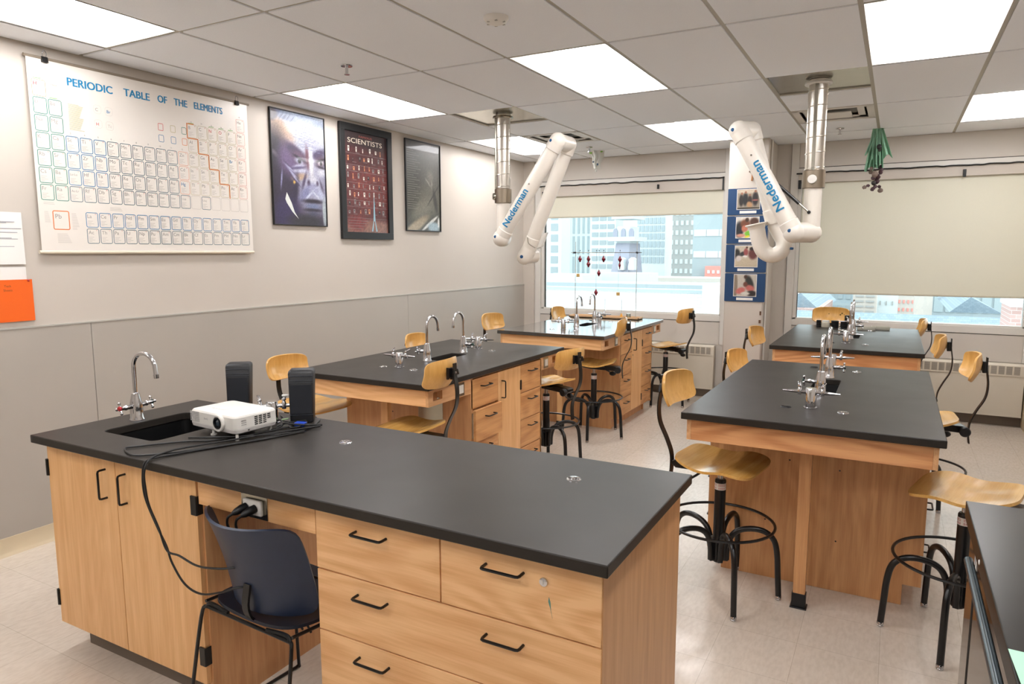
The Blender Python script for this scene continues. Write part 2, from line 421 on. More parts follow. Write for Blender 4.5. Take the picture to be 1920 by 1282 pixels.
# window frames
def window(n, a, mull):
    x0, x1, z0, z1 = a
    b = MB(); t = 0.035
    b.box(x0, x0+t, YB+0.02, YB+0.10, z0, z1); b.box(x1-0.02, x1, YB+0.02, YB+0.10, z0, z1)
    b.box(x0, x1, YB+0.02, YB+0.10, z0, z0+0.02); b.box(x0, x1, YB+0.02, YB+0.10, z1-0.03, z1)
    o = struct(b.build('window_%d' % n, WHITEF, sharp=30, bevel=0.003))
    boxo('pane', GLASS, x0+t, x1-0.02, YB+0.075, YB+0.081, z0+0.02, z1-0.03, parent=o)
    s = MB(); s.box(x0+t, x0+t+0.006, YB+0.04, YB+0.075, z0+0.02, z1-0.03); s.build('gasket', DARKG, o)
    return o
window(1, W1, 0); window(2, W2, 0)
# interior casing round the openings: stiles, head fascia, sill apron
b = MB()
for a in (W1, W2):
    b.box(a[0]-0.075, a[0], YB-0.012, YB, 0.60, ZC); 
    b.box(a[1], a[1]+0.085 if a is W1 else XR, YB-0.012, YB, 0.60, ZC)
    b.box(a[0], a[1], YB-0.012, YB, a[2]-0.06, a[2]+0.004)
    b.box(a[0], a[1], YB-0.012, YB, a[3]-0.004, a[3]+0.055)
struct(b.build('trim_6', FRAMEG if False else WHITEF, sharp=30, bevel=0.002))
b = MB()
for a in (W1, W2):
    b.box(a[0]+0.005, a[1]-0.005, YB-0.006, YB, a[3]+0.062, ZC-0.004); b.box(a[0]+0.005, a[1]-0.005, YB-0.006, YB, 0.60, a[2]-0.067)
struct(b.build('trim_7', WALLW, sharp=30))
b = MB()
for a in (W1, W2):
    for z in (a[3]+0.055, a[2]-0.067): b.box(a[0], a[1], YB-0.004, YB-0.0005, z, z+0.007)
    b.box(a[0]-0.0765, a[0]-0.0735, YB-0.0135, YB, 0.6, ZC)
struct(b.build('trim_8', DARKG, sharp=0))
# head fascia boxes in front of the rollers
b = MB()
b.box(W1[0], W1[1], YB-0.008, YB+0.016, 2.305, 2.425); b.box(W2[0], W2[1], YB-0.008, YB+0.016, 2.335, 2.425)
struct(b.build('trim_9', WALLC, sharp=30, bevel=0.003))

# ceiling: tiles in a visible grid, with gaps where troffers, vents and duct plates sit
LIGHTS = [(1, -1), (1, 1), (4, 1), (7, 1), (1, 3), (4, 3), (8, 3), (4, -1), (7, -1), (1, -3), (4, -3), (7, -3)]
LSET = set(LIGHTS)
PL = [(2, 2), (6, 2)]; DIFF = [(2, 3), (6, 3)]
b = MB(); g = MB(); tw = 0.012
xs = [0.0]+[CX(i) for i in range(1, 10)]+[XR]
ys = [YF]+[RY(j) for j in range(-4, 5)]+[YB]
def tile(x0, x1, y0, y1): b.box(x0+tw, x1-tw, y0+tw, y1-tw, ZC-0.002, ZC+0.02)
for i in range(10):
    for j in range(10):
        x0, x1, ya, yb = xs[i], xs[i+1], ys[j], ys[j+1]
        if x1-x0 < 0.03 or yb-ya < 0.03: continue
        key = (i, j-5)
        if (i, j-5) in LSET: continue
        if key in PL: tile(x0, x1, ya+0.61, yb); continue
        if key in DIFF: tile(x0, x1, ya+0.61, yb); continue
        tile(x0, x1, ya, yb)
for x in xs[1:-1]: g.box(x-tw, x+tw, YF, YB, ZC+0.004, ZC+0.03)
for y in ys[1:-1]: g.box(0, XR, y-tw, y+tw, ZC+0.0045, ZC+0.029)
for (i, j) in PL+DIFF: g.box(CX(i), CX(i+1), RY(j)+0.61-tw, RY(j)+0.61+tw, ZC+0.0042, ZC+0.0295)
g.box(0, 0.016, YF, YB, ZC-0.001, ZC+0.03); g.box(0, XR, YB-0.016, YB, ZC-0.001, ZC+0.029)
struct(b.build('ceiling', TILE, sharp=30)); struct(g.build('trim_11', TEE, sharp=30))
struct(boxo('trim_12', WALLC, -0.1, XR+0.1, YF-0.1, YB+0.1, ZC+0.16, ZC+0.2))

# ================================================================== CEILING FIXTURES
def troffer_proto():
    t = thing('ceiling_light', '', 'ceiling light', (0, 0, ZC))
    w_, l_ = 0.305-tw, 0.61-tw; h = 0.085
    f = MB()   # open white pan, sloped sides
    q = [(-w_, -l_), (w_, -l_), (w_, l_), (-w_, l_)]; r = [(-w_+.10, -l_+.03), (w_-.10, -l_+.03), (w_-.10, l_-.03), (-w_+.10, l_-.03)]
    vs = [(x, y, ZC) for x, y in q]+[(x, y, ZC+h) for x, y in r]+[(x, y, ZC) for x, y in q]+[(x, y, ZC+h+.004) for x, y in r]
    fs = [(0, 4, 5, 1), (1, 5, 6, 2), (2, 6, 7, 3), (3, 7, 4, 0), (4, 7, 6, 5), (8, 9, 13, 12), (9, 10, 14, 13), (10, 11, 15, 14), (11, 8, 12, 15), (12, 13, 14, 15)]
    f.add(vs, fs); f.build('reflector_pan', REFL, t, sharp=30)
    for s_ in (-1, 1):   # flat end plates
        e = MB(); e.prism([(-w_, 0), (w_, 0), (w_*.8, .05), (.1, .085), (-.1, .085), (-w_*.8, .05)], lambda u, v, k, s_=s_: Vector((u, s_*(l_-0.004-k), ZC+v)), 0, .003)
        e.build('end_plate', REFL, t, sharp=30)
    L_ = MB()    # long lens basket with rounded ends
    nl, na = 26, 12; R_ = 0.098; D_ = 0.072; hl = l_-0.05; vs = []; fs = []
    for i in range(nl+1):
        y = -hl+2*hl*i/nl; e_ = max(0.0, (abs(y)-(hl-0.09))/0.09); k_ = math.sqrt(max(0.0, 1-e_**2.4))
        for j in range(na+1):
            a = PI*j/na; vs.append((-R_*math.cos(a)*(0.55+0.45*k_), y, ZC+h-0.002-D_*math.sin(a)*k_))
    for i in range(nl):
        for j in range(na): fs.append((i*(na+1)+j, i*(na+1)+j+1, (i+1)*(na+1)+j+1, (i+1)*(na+1)+j))
    L_.add(vs, fs); L_.build('lamp_lens', LAMPM, t, sharp=0 if False else 60)
    return t
TP = troffer_proto()
LL = {(1, -1): 'recessed ceiling light at the top left, above the periodic table chart',
      (1, 1): 'recessed ceiling light above the three framed posters',
      (4, 1): 'recessed ceiling light in the middle, before the left exhaust arm',
      (7, 1): 'large recessed ceiling light at the top right, beside the right exhaust duct',
      (1, 3): 'recessed ceiling light partly behind the left exhaust duct, by the far left corner',
      (4, 3): 'recessed ceiling light beside the top elbow of the right exhaust arm',
      (8, 3): 'recessed ceiling light above the right window, at the right edge of the frame'}
first = True
for (i, j) in LIGHTS:
    loc = ((CX(i)+CX(i+1))/2, (RY(j)+RY(j+1))/2, ZC)
    lb = LL.get((i, j), 'recessed ceiling light of the rows behind the camera')
    gr = 'recessed ceiling lights' if (i, j) in LL else 'recessed ceiling lights behind the camera'
    if first: TP.location = loc; TP['label'] = lb; TP['group'] = gr; first = False
    else: dup(TP, loc, 0, lb, gr)
# supply vents
VP = thing('air_vent', '', 'air vent', (0, 0, ZC), 'square ceiling air vents')
f = MB(); W_ = .305-tw
for k, (a, zz) in enumerate(((W_, 0.0), (W_-.07, .012))):
    f.box(-a, a, -a, -a+.05, ZC+zz-.004, ZC+zz+.004); f.box(-a, a, a-.05, a, ZC+zz-.004, ZC+zz+.004); f.box(-a, -a+.05, -a, a, ZC+zz-.004, ZC+zz+.004); f.box(a-.05, a, -a, a, ZC+zz-.004, ZC+zz+.004)
f.build('frame', WHITEF, VP, sharp=30)
f = MB(); f.box(-.20, .20, -.20, .20, ZC+.035, ZC+.04); f.build('backing', mat('vent_grey', (148, 148, 142), .6), VP, sharp=0)
f = MB(); f.box(-.13, .13, -.13, .13, ZC-.012, ZC-.006); f.build('centre_plate', WHITEF, VP, sharp=30)
VP.location = (CX(6)+.305, RY(3)+.305, ZC); VP['label'] = 'square ceiling air vent just behind the right exhaust duct'
dup(VP, (CX(2)+.305, RY(3)+.305, ZC), 0, 'square ceiling air vent behind the elbow of the left exhaust arm', 'square ceiling air vents')
# sprinklers and smoke detector
SP = thing('sprinkler', '', 'sprinkler', (0, 0, ZC), 'ceiling sprinklers')
MB().lathe([(.0, -.006), (.034, -.006), (.036, -.002), (.03, 0)], (0, 0, ZC)).build('escutcheon', CHROME, SP)
MB().lathe([(.009, -.05), (.009, -.006)], (0, 0, ZC), seg=10).lathe([(.0, -.054), (.017, -.054), (.017, -.051), (.0, -.051)], (0, 0, ZC), seg=12).build('nozzle', CHROME, SP)
SP.location = (1.185, 3.386, ZC-.002); SP['label'] = 'chrome ceiling sprinkler nearest the camera, left of the smoke detector'
dup(SP, (3.62, 7.17, ZC-.002), 0, 'chrome ceiling sprinkler in front of the right window', 'ceiling sprinklers')
dup(SP, (1.207, 7.11, ZC-.002), 0, 'chrome ceiling sprinkler beside the hanging white ghost', 'ceiling sprinklers')
t = thing('smoke_detector', 'round white smoke detector on the ceiling at top centre', 'smoke detector', (2.40, 3.071, ZC))
MB().lathe([(.0, -.034), (.03, -.034), (.05, -.026), (.06, -.012), (.06, -.002)], (2.40, 3.071, ZC), seg=28).build('body', WHITEP, t)
m_ = MB()
for k in range(6): a = k*PI/3; m_.box(2.40+.042*math.cos(a)-.006, 2.40+.042*math.cos(a)+.006, 3.071+.042*math.sin(a)-.004, 3.071+.042*math.sin(a)+.004, ZC-.032, ZC-.026)
m_.build('vents', FRAMEG, t, sharp=0)

# ================================================================== BLINDS, CABLES, RADIATORS
def blind(label, x0, x1, z0, z1):
    t = thing('roller_blind', label, 'blind', ((x0+x1)/2, YB+.03, z0), 'cream roller blinds')
    b = MB(); n = 30
    b.sheet(lambda u, v: (x0+(x1-x0)*(u+1)/2, YB+.026+.0015*math.sin(7*u+2*v), z0+(z1-z0)*(v+1)/2), n, 8, .0012); b.build('fabric', BLIND, t)
    MB().box(x0, x1, YB+.021, YB+.030, z0-.006, z0+.012).build('hem_bar', mat('hem', (196, 190, 172), .6), t, bevel=.003)
    MB().cyl((x0, YB+.045, z1-.02), (x1, YB+.045, z1-.02), .018).build('roller', WHITEF, t)
blind('short cream roller blind pulled a little way down the left window', W1[0]+.045, W1[1]-.004, 2.052, 2.33)
blind('long cream roller blind covering most of the right window', W2[0]+.04, W2[1]+.0, 1.205, 2.36)
def wobble(x0, x1, z, y, amp=.004, n=40, seed=1):
    random.seed(seed); return smooth([(x0+(x1-x0)*i/n, y, z+random.uniform(-amp, amp)) for i in range(n+1)], 3)
tag(MB().tube(wobble(W1[0]-.02, W1[1]-.005, 2.433, YB-.022), .0065, 8).build('cable', CABLE), 'black cable strung along the head of the left window', 'cable', 'window head cables')
tag(MB().tube(wobble(W2[0]-.02, XR-.05, 2.433, YB-.022, seed=4), .0065, 8).build('cable', CABLE), 'black cable strung along the head of the right window', 'cable', 'window head cables')
def clip(x, z, label, w=.012, h=.05):
    t = MB().box(x-w, x+w, YB-.026, YB-.008, z-h/2, z+h/2).box(x-w*.5, x+w*.5, YB-.032, YB-.024, z-h*.3, z+h*.2).build('latch', BLACKP, sharp=30, bevel=.002)
    tag(t, label, 'latch', 'black window latches')
clip(1.714, 2.368, 'black latch on the left window head, near its middle')
clip(4.65, 2.36, 'black latch at the right of the right window head', .013, .07)
clip(2.505, 2.333, 'small black latch on the frame at the right of the left window', .006)
clip(3.215, 2.32, 'black latch at the upper left corner of the right window', .014, .09)
clip(.26, 2.339, 'black latch at the upper left corner of the left window', .014, .06)
tag(MB().box(2.43, 2.446, YB-.02, YB-.008, 2.30, 2.43).build('cable_tail', CABLE), 'black cable drop at the upper right corner of the left window', 'cable')

def radiator(label, x0, x1):
    t = thing('radiator', label, 'radiator', ((x0+x1)/2, 7.88, .10), 'perimeter radiators under the windows')
    yf, yb, z0, z1 = 7.855, YB-.014, .10, .595
    b = MB(); b.prism([(yb, z0), (yf, z0), (yf, z1-.015), (yf+.015, z1), (yb, z1)], lambda u, v, w: Vector((w, u, v)), x0, x1)
    b.build('cover', RADM, t, sharp=30, bevel=.004)
    b = MB(); n = int((x1-x0-.06)/.058); p = (x1-x0-.06)/n
    for i in range(n):
        xa = x0+.03+i*p+.006
        b.box(xa, xa+p-.014, yf-.0012, yf+.004, .497, .572, 0)
    b.build('grille', RADD, t, sharp=0)
    b = MB()
    for i in range(n):
        xa = x0+.03+i*p+.006
        for k in range(7): b.box(xa, xa+p-.014, yf-.0028, yf-.0012, .500+k*.0103, .5035+k*.0103)
    b.build('louvre', mat('louvre', (186, 178, 164), .5), t, sharp=0)
    MB().box(x0, x1, yf-.006, yf, .483, .489).box(x0, x1, yf-.004, yf, z0, z0+.012).build('lip', RADM, t, sharp=30)
radiator('cream perimeter radiator below the left window', .16, 2.42)
radiator('long cream perimeter radiator below the right window', 3.21, XR-.06)

# ================================================================== BENCH KIT
def pull(mb, a, b, out, r=.0042, reach=.03):
    """bent wire handle from a to b standing off along out"""
    a, b, o = Vector(a), Vector(b), Vector(out).normalized()*reach; d = (b-a).normalized()*.008
    mb.tube([a, a+o*.72, a+o*.93+d*.25, a+o+d, b+o-d, b+o*.93-d*.25, b+o*.72, b], r, 8)
def worktop(label, x0, x1, y0, y1, hole, basin_d=.2, hr=.03, grommets=(), group=None, top=None):
    """32 mm slab with a rounded opening and a black basin under it"""
    zt, zb = .92, .888; t = thing('worktop', label, 'worktop', ((x0+x1)/2, (y0+y1)/2, zb), group)
    hx0, hx1, hy0, hy1 = hole; inn = rrect(hx0, hx1, hy0, hy1, hr, 6); n = len(inn); out = []
    for x, y in inn:   # nearest spot on the outer rectangle
        cx, cy = (hx0+hx1)/2, (hy0+hy1)/2; dx, dy = (x-cx)/((hx1-hx0)/2), (y-cy)/((hy1-hy0)/2)
        m = max(abs(dx), abs(dy)); dx, dy = dx/m, dy/m
        out.append(((x1 if dx > 0 else x0) if abs(dx) > .9999 else cx+((x1-cx) if dx > 0 else (cx-x0))*dx,
                    (y1 if dy > 0 else y0) if abs(dy) > .9999 else cy+((y1-cy) if dy > 0 else (cy-y0))*dy))
    # insert true corners
    b = MB(); ib = len(inn); vs = []
    for z in (zt, zb): vs += [(x, y, z) for x, y in inn]+[(x, y, z) for x, y in out]
    N = 2*n; fs = []
    corner = {(1, 1): (x1, y1), (-1, 1): (x0, y1), (-1, -1): (x0, y0), (1, -1): (x1, y0)}
    cv = {}
    for i in range(n):
        j = (i+1) % n
        (ax, ay), (bx, by) = out[i], out[j]; extra = None
        sa = ax in (x0, x1); sb = bx in (x0, x1)
        ta = abs(ax-x0) < 1e-9 or abs(ax-x1) < 1e-9; ua = abs(ay-y0) < 1e-9 or abs(ay-y1) < 1e-9
        tb = abs(bx-x0) < 1e-9 or abs(bx-x1) < 1e-9; ub = abs(by-y0) < 1e-9 or abs(by-y1) < 1e-9
        if (ta and not ua and ub and not tb) or (ua and not ta and tb and not ub):
            c = (ax if ta else bx, ay if ua else by)
            vs += [(c[0], c[1], zt), (c[0], c[1], zb)]; k = len(vs)-2; extra = (k, k+1)
        if extra:
            fs += [(i, n+i, extra[0], n+j, j), (N+i, N+j, N+n+j, extra[1], N+n+i), (n+i, N+n+i, extra[1], extra[0]), (extra[0], extra[1], N+n+j, n+j)]
        else:
            fs += [(i, n+i, n+j, j), (N+i, N+j, N+n+j, N+n+i), (n+i, N+n+i, N+n+j, n+j)]
        fs.append((i, j, N+j, N+i))
    b.add(vs, fs); b.build('slab', top or EPOXY, t, sharp=40, bevel=.0035, bseg=2)
    b = MB(); sh = .006; zd = zb-basin_d
    l0 = rrect(hx0-.004, hx1+.004, hy0-.004, hy1+.004, hr, 6); l1 = rrect(hx0+.012, hx1-.012, hy0+.012, hy1-.012, hr, 6)
    l2 = rrect(hx0-.012, hx1+.012, hy0-.012, hy1+.012, hr, 6)
    vs = [(x, y, zb-.001) for x, y in l0]+[(x, y, zd) for x, y in l1]+[(x, y, zb-.001) for x, y in l2]+[(x, y, zd-.008) for x, y in l2]
    k = len(l0); fs = []
    for i in range(k):
        j = (i+1) % k; fs += [(i, j, k+j, k+i), (i, 2*k+i, 2*k+j, j), (2*k+i, 3*k+i, 3*k+j, 2*k+j)]
    fs += [tuple(range(k, 2*k)), tuple(reversed(range(3*k, 4*k)))]
    b.add(vs, fs); b.build('sink_basin', BASIN, t, sharp=50)
    for gx, gy, kind in grommets:
        m = MB(); m.lathe([(.0, .0), (.021, .0), (.024, .001), (.022, .004), (.016, .0045), (.0155, .003), (.009, .003), (.008, .007), (0, .0075)], (gx, gy, zt-.001), seg=22)
        m.box(gx-.02, gx+.02, gy-.0025, gy+.0025, zt, zt+.0055)
        m.build('grommet', CHROME if kind else BLACKP, t)
    return t

def lab_bench(label, X0, Y0, L=1.75, W=1.02, wood='warm', near=.48, far=None, open_drawer=False, outlet=False, group='student lab benches'):
    HX, HZ, PAN = (OAKX, OAKZ, OAKI) if wood == 'warm' else (OAKR, OAKRZ, OAKRZ)
    far = near+.95 if far is None else far
    t = thing('lab_bench', label, 'bench', (X0+W/2, Y0+L/2, 0), group)
    xa, xb = X0+.022, X0+W-.022; ya, yb = Y0+near, Y0+far; zt = .8875
    b = MB(); b.box(xa+.02, xb-.02, ya+.02, yb-.02, .1, .70); b.box(xa+.02, xa+.03, ya+.02, yb-.02, .70, zt); b.box(xb-.03, xb-.02, ya+.02, yb-.02, .70, zt); b.box(xa+.09, xb-.09, ya+.02, yb-.02, 0, .1); b.build('carcass', PAN, t, sharp=30)
    for y, nm in ((ya, 1), (yb-.019, 0)):   # end panels with toe notches
        b = MB(); b.prism([(xa+.075, 0), (xb-.075, 0), (xb-.075, .1), (xb, .1), (xb, zt), (xa, zt), (xa, .1), (xa+.075, .1)], lambda u, v, w: Vector((u, w, v)), y, y+.019)
        b.build('end_panel', PAN, t, sharp=30, bevel=.0015)
    for k in range(4):    # little screw caps on the near panel
        pass
    b = MB()
    for k, (fx, z) in enumerate(((.40, .62), (.62, .60), (.62, .25), (.30, .3))):
        b.lathe([(.0, 0), (.004, 0), (.004, .001), (0, .001)], (X0+W*fx, ya, z), (0, -1, 0), 8)
    b.build('screws', BLACKM, t)
    # apron frames round the knee spaces
    za = .792
    for s_, (yo, yi) in enumerate(((Y0+.028, ya), (Y0+L-.028, yb))):
        sg = 1 if s_ == 0 else -1
        bx = MB(); bx.box(xa+.018, xb-.018, min(yo, yo+sg*.019), max(yo, yo+sg*.019), za, zt); bx.build('front_rail', HX, t, sharp=30, bevel=.0015)
        for side in (-1, 1):
            x_o = xa if side < 0 else xb; x_i = x_o-side*.018; xl, xh = min(x_o, x_i), max(x_o, x_i)
            c = MB(); Ys = sorted((yo, yi)); s0, s1 = sorted((yo+sg*.045, yo+sg*.135))
            c.box(xl, xh, Ys[0], s0, za, zt); c.box(xl, xh, s1, Ys[1], za, zt); c.box(xl, xh, s0, s1, za, za+.026); c.box(xl, xh, s0, s1, zt-.02, zt)
            c.build('side_rail', OAKY, t, sharp=30)
            d = MB(); d.box(*( (x_o-.052, x_o-.05) if side > 0 else (x_o+.05, x_o+.052)), s0-.02, s1+.02, za, zt); d.build('slot_back', PAN, t, sharp=30)
            yc = yi-sg*.11 if s_ == 0 else yi-sg*.07
            o = MB(); o.box(*( (x_o, x_o+.003) if side > 0 else (x_o-.003, x_o)), yc-.037, yc+.037, za+.006, zt-.012)
            op = o.build('outlet_plate', STEEL, t, sharp=30, bevel=.001)
            o = MB(); xx = (x_o+.003, x_o+.007) if side > 0 else (x_o-.007, x_o-.003); o.box(*xx, yc-.022, yc+.022, za+.022, zt-.024)
            oq = o.build('socket', WHITEP, op, sharp=30, bevel=.001)
    px = X0+W*.495; py = Y0+.255
    MB().box(px-.026, px+.026, py, py+.038, .03, zt).build('post', HX if False else OAKZ if wood == 'warm' else MATS['oak_reddish_upright'], t, sharp=30, bevel=.002)
    MB().prism([(-.03, 0), (.03, 0), (.03, .07), (-.03, .07)], lambda u, v, w: Vector((px+u, w, v)), py-.004, py+.042).box(px-.036, px+.036, py-.012, py+.05, 0, .006).build('post_boot', BLACKP, t, sharp=30, bevel=.002)
    if outlet:
        o = MB().box(X0+W*.60, X0+W*.78, ya-.003, ya, .60, .745).build('data_plate', STEEL, t, sharp=30)
        MB().box(X0+W*.64, X0+W*.67, ya-.006, ya-.003, .70, .725).build('data_port', BLACKP, o, sharp=30)
    # drawer fronts and doors on both long sides
    wc = (yb-ya); c0, c1, c2, c3 = ya+.004, ya+wc*.345, ya+wc*.665, yb-.004
    for side in (1, -1):
        xo = xb if side > 0 else xa
        fx = (xo-.019, xo) if side > 0 else (xo, xo+.019)
        zs1 = ((.693, .872), (.494, .688), (.285, .489), (.118, .280)); zs2 = ((.682, .872), (.494, .677), (.300, .489), (.118, .295))
        for (p, q, zs) in ((c0, c1-.002, zs1), (c2+.002, c3, zs2)):
            for k, (z0, z1) in enumerate(zs):
                off = .032 if (open_drawer and side > 0 and p == c0 and k == 1) else 0.0
                d = MB().box(fx[0]+off*side, fx[1]+off*side, p, q, z0, z1).build('drawer', MATS['oak_drawer_'+wood], t, sharp=30, bevel=.0015)
                h = MB(); ym = (p+q)/2; pull(h, (xo+off*side, ym-.05, z1-.05), (xo+off*side, ym+.05, z1-.05), (side, 0, 0)); h.build('handle', BLACKM, d)
                if off: MB().box(fx[0]-.16, fx[0]+off, p+.004, p+.016, z0+.02, z1-.02).build('runner', STEEL, d, sharp=30)
        d = MB().box(*fx, c1+.001, c2-.001, .118, .872).build('door', PAN if wood != 'warm' else OAKZ, t, sharp=30, bevel=.0015)
        h = MB(); pull(h, (xo, c1+.045, .70), (xo, c1+.045, .81), (side, 0, 0)); h.build('handle', BLACKM, d)
        for z in (.74, .2): MB().box(*( (xo, xo+.006) if side > 0 else (xo-.006, xo)), c2-.008, c2+.008, z-.033, z+.033).build('hinge', BLACKM, d, sharp=30, bevel=.001)
        MB().lathe([(.0, 0), (.007, 0), (.007, .003), (0, .003)], (xo, c1+.025, .655), (side, 0, 0), 12).build('lock', CHROME, d)
    return t
oak('oak_drawer_warm', (216, 162, 106), (186, 130, 78), 'y', cath=0.5, seed=2)
oak('oak_drawer_red', (200, 142, 92), (160, 104, 62), 'y', cath=0.8, seed=2)

BEN = [  # X0, Y0, L, W, gas1, f1, f2, gas2 (relative y)
    ('near left', .962, 3.055, 1.750, 1.020, .42, .70, 1.14, 1.36, 1, -1, 'warm'),
    ('far left', .955, 5.570, 1.720, 1.050, .34, .62, 1.08, 1.24, 1, -1, 'warm'),
    ('near right', 3.335, 3.090, 1.760, 1.015, .37, .72, 1.25, 1.58, -1, 1, 'red'),
    ('far right', 3.320, 5.665, 1.780, 1.035, .40, .72, 1.22, 1.50, -1, 1, 'red')]
BLAB = {'near left': ('wooden student lab bench directly behind the teacher desk, second drawer a little open', 'black worktop of the bench right behind the projector and speakers'),
        'far left': ('wooden student lab bench at the far left, in front of the left window', 'black worktop carrying the wooden tray and titration stand'),
        'near right': ('reddish wooden student lab bench at the right with a square post under its near end', 'large black worktop at the right, nearest of the two right benches'),
        'far right': ('wooden student lab bench at the back right, in front of the long blind', 'black worktop carrying the jars, in front of the long blind')}
for nm, X, Y, L, W, g1, f1, f2, g2, h1, h2, wd in BEN:
    lab_bench(BLAB[nm][0], X, Y, L, W, wd, open_drawer=(nm == 'near left'), outlet=(nm == 'near left'), near=.46 if 'left' in nm else .515)
    cx = X+W*.505
    gr = [(cx-.115, Y+g1-.035, 'left' in nm), (cx+.125, Y+g1-.045, 1), (cx-.115, Y+g2+.02, 0), (cx+.125, Y+g2-.04, 1)]
    worktop(BLAB[nm][1], X, X+W, Y, Y+L, (cx-.068, cx+.062, Y+f1+.05, Y+f2-.05), .16, .02, gr, 'black worktops of the student benches', top=EPOXYG if nm == 'far left' else None)

# ------------------------------------------------------------------ faucets
def cross_handle(mb, c, ax, m_arm=0, r=.022):
    c = Vector(c); ax = Vector(ax).normalized(); u = ax.orthogonal().normalized(); v = ax.cross(u)
    for k in range(4):
        a = k*PI/2+.5; d = math.cos(a)*u+math.sin(a)*v
        mb.tube([c, c+d*r*.6, c+d*r], [.0035, .0045, .0065], 8, m_arm); mb.sphere(c+d*r, .0066, 8, m_arm)
def faucet_proto(double):
    t = thing('faucet', '', 'faucet', (0, 0, 0))
    MB().lathe([(.030, 0), (.030, .006), (.026, .012), (.026, .05), (.024, .075), (.017, .108), (.016, .116), (.010, .12)], seg=24).build('body', CHROME, t)
    n = 14; R_ = .062; path = [(0, 0, .115), (0, 0, .17), (0, 0, .228)]+[(R_-R_*math.cos(PI*k/n), 0, .228+R_*math.sin(PI*k/n)) for k in range(1, n)]+[(2*R_, 0, .226), (2*R_+.004, 0, .20)]
    s_ = MB(); s_.tube(path, .0088, 12); s_.tube([(2*R_+.003, 0, .205), (2*R_+.005, 0, .188)], [.011, .010], 12); s_.build('spout', CHROME, t)
    for k in ((-1, 1) if double else (1,)):
        h = MB(); h.tube([(0, k*.02, .062), (0, k*.045, .063), (0, k*.05, .063), (0, k*.058, .063)], [.010, .010, .012, .009], 12)
        v = h.build('valve', CHROME, t)
        g = MB(); g.tube([(0, k*.058, .063), (0, k*.074, .064)], [.009, .008], 12); cross_handle(g, (0, k*.076, .064), (0, 1, 0)); g.build('valve_handle', CHROME, v)
        g = MB(); g.lathe([(0, 0), (.010, 0), (.011, .004), (.008, .008), (0, .009)], (0, k*.076, .064), (0, k, 0), 14); g.build('index_cap', REDP if k < 0 else mat('green_cap', (20, 60, 52), .4), v)
    return t
FP = faucet_proto(False); FD = faucet_proto(True)
FD.location = (1.335, 1.835, .92); FD.rotation_euler = (0, 0, .12)
tag(FD, 'chrome gooseneck faucet with a red and a dark handle at the teacher desk sink', 'faucet')
def gas_proto(tip=None):
    t = thing('gas_turret', '', 'gas tap', (0, 0, 0))
    MB().lathe([(.030, 0), (.030, .003), (.0235, .004), (.0235, .088), (.021, .092), (0, .092)], seg=24).build('post', CHROME, t)
    for k in (-1, 1):
        v = MB(); v.tube([(k*.018, 0, .072), (k*.048, 0, .072)], [.009, .0095], 12); v.lathe([(0, -.014), (.0085, -.014), (.011, 0), (.0085, .014), (.006, .02), (.010, .024), (.010, .028), (0, .030)], (k*.048, 0, .072), seg=12)
        vo = v.build('valve', CHROME, t)
        n = MB(); n.tube([(k*.05, 0, .072), (k*.062, 0, .072)]+[(k*(.062+.012*q), 0, .072) for q in range(1, 6)], [.007, .0085, .0078, .0068, .006, .0052, .0042], 10); n.build('hose_nozzle', CHROME, vo)
        n = MB(); n.ribbon([(k*.048, 0, .1), (k*.052, .012, .106), (k*.056, .034, .112)], (1, 0, 0), .012, .006); n.build('lever', CHROME, vo, bevel=.002)
    return t
GP = gas_proto()
ffirst = gfirst = True
FL = {'near left': ('chrome gooseneck faucet at the near end of the sink on the near left bench', 'chrome gooseneck faucet at the far end of the sink on the near left bench', 'chrome gas turret nearest the speakers, on the near left bench', 'chrome gas turret at the far end of the near left bench'),
      'far left': ('chrome gooseneck faucet at the near end of the sink on the far left bench', 'chrome gooseneck faucet at the far end of the sink on the far left bench', 'chrome gas turret at the near end of the far left bench', 'chrome gas turret beside the wooden tray on the far left bench'),
      'near right': ('chrome gooseneck faucet right behind the front gas turret of the big right bench', 'chrome gooseneck faucet behind the sink of the big right bench', 'chrome gas turret closest to the camera, on the big right bench', 'chrome gas turret behind both faucets of the big right bench'),
      'far right': ('chrome gooseneck faucet, front one of the pair on the back right bench', 'chrome gooseneck faucet, rear one of the pair on the back right bench', 'chrome gas turret at the front of the back right bench', 'chrome gas turret beside the jars on the back right bench')}
for nm, X, Y, L, W, g1, f1, f2, g2, h1, h2, wd in BEN:
    cx = X+W*.505-.005
    for k, (yy, rz) in enumerate(((Y+f1, PI/2), (Y+f2, -PI/2))):
        # valve is on local +y; at rz=90deg it points to world -x
        loc = (cx, yy, .92); lb = FL[nm][k]
        if ffirst: FP.location = loc; FP.rotation_euler = (0, 0, rz); FP['label'] = lb; FP['group'] = 'bench faucets'; ffirst = False
        else: dup(FP, loc, rz, lb, 'bench faucets')
    for k, yy in enumerate((Y+g1, Y+g2)):
        loc = (cx-.01, yy, .92); lb = FL[nm][2+k]
        if gfirst: GP.location = loc; GP['label'] = lb; GP['group'] = 'bench gas turrets'; gfirst = False
        else: dup(GP, loc, 0 if k == 0 else .2, lb, 'bench gas turrets')

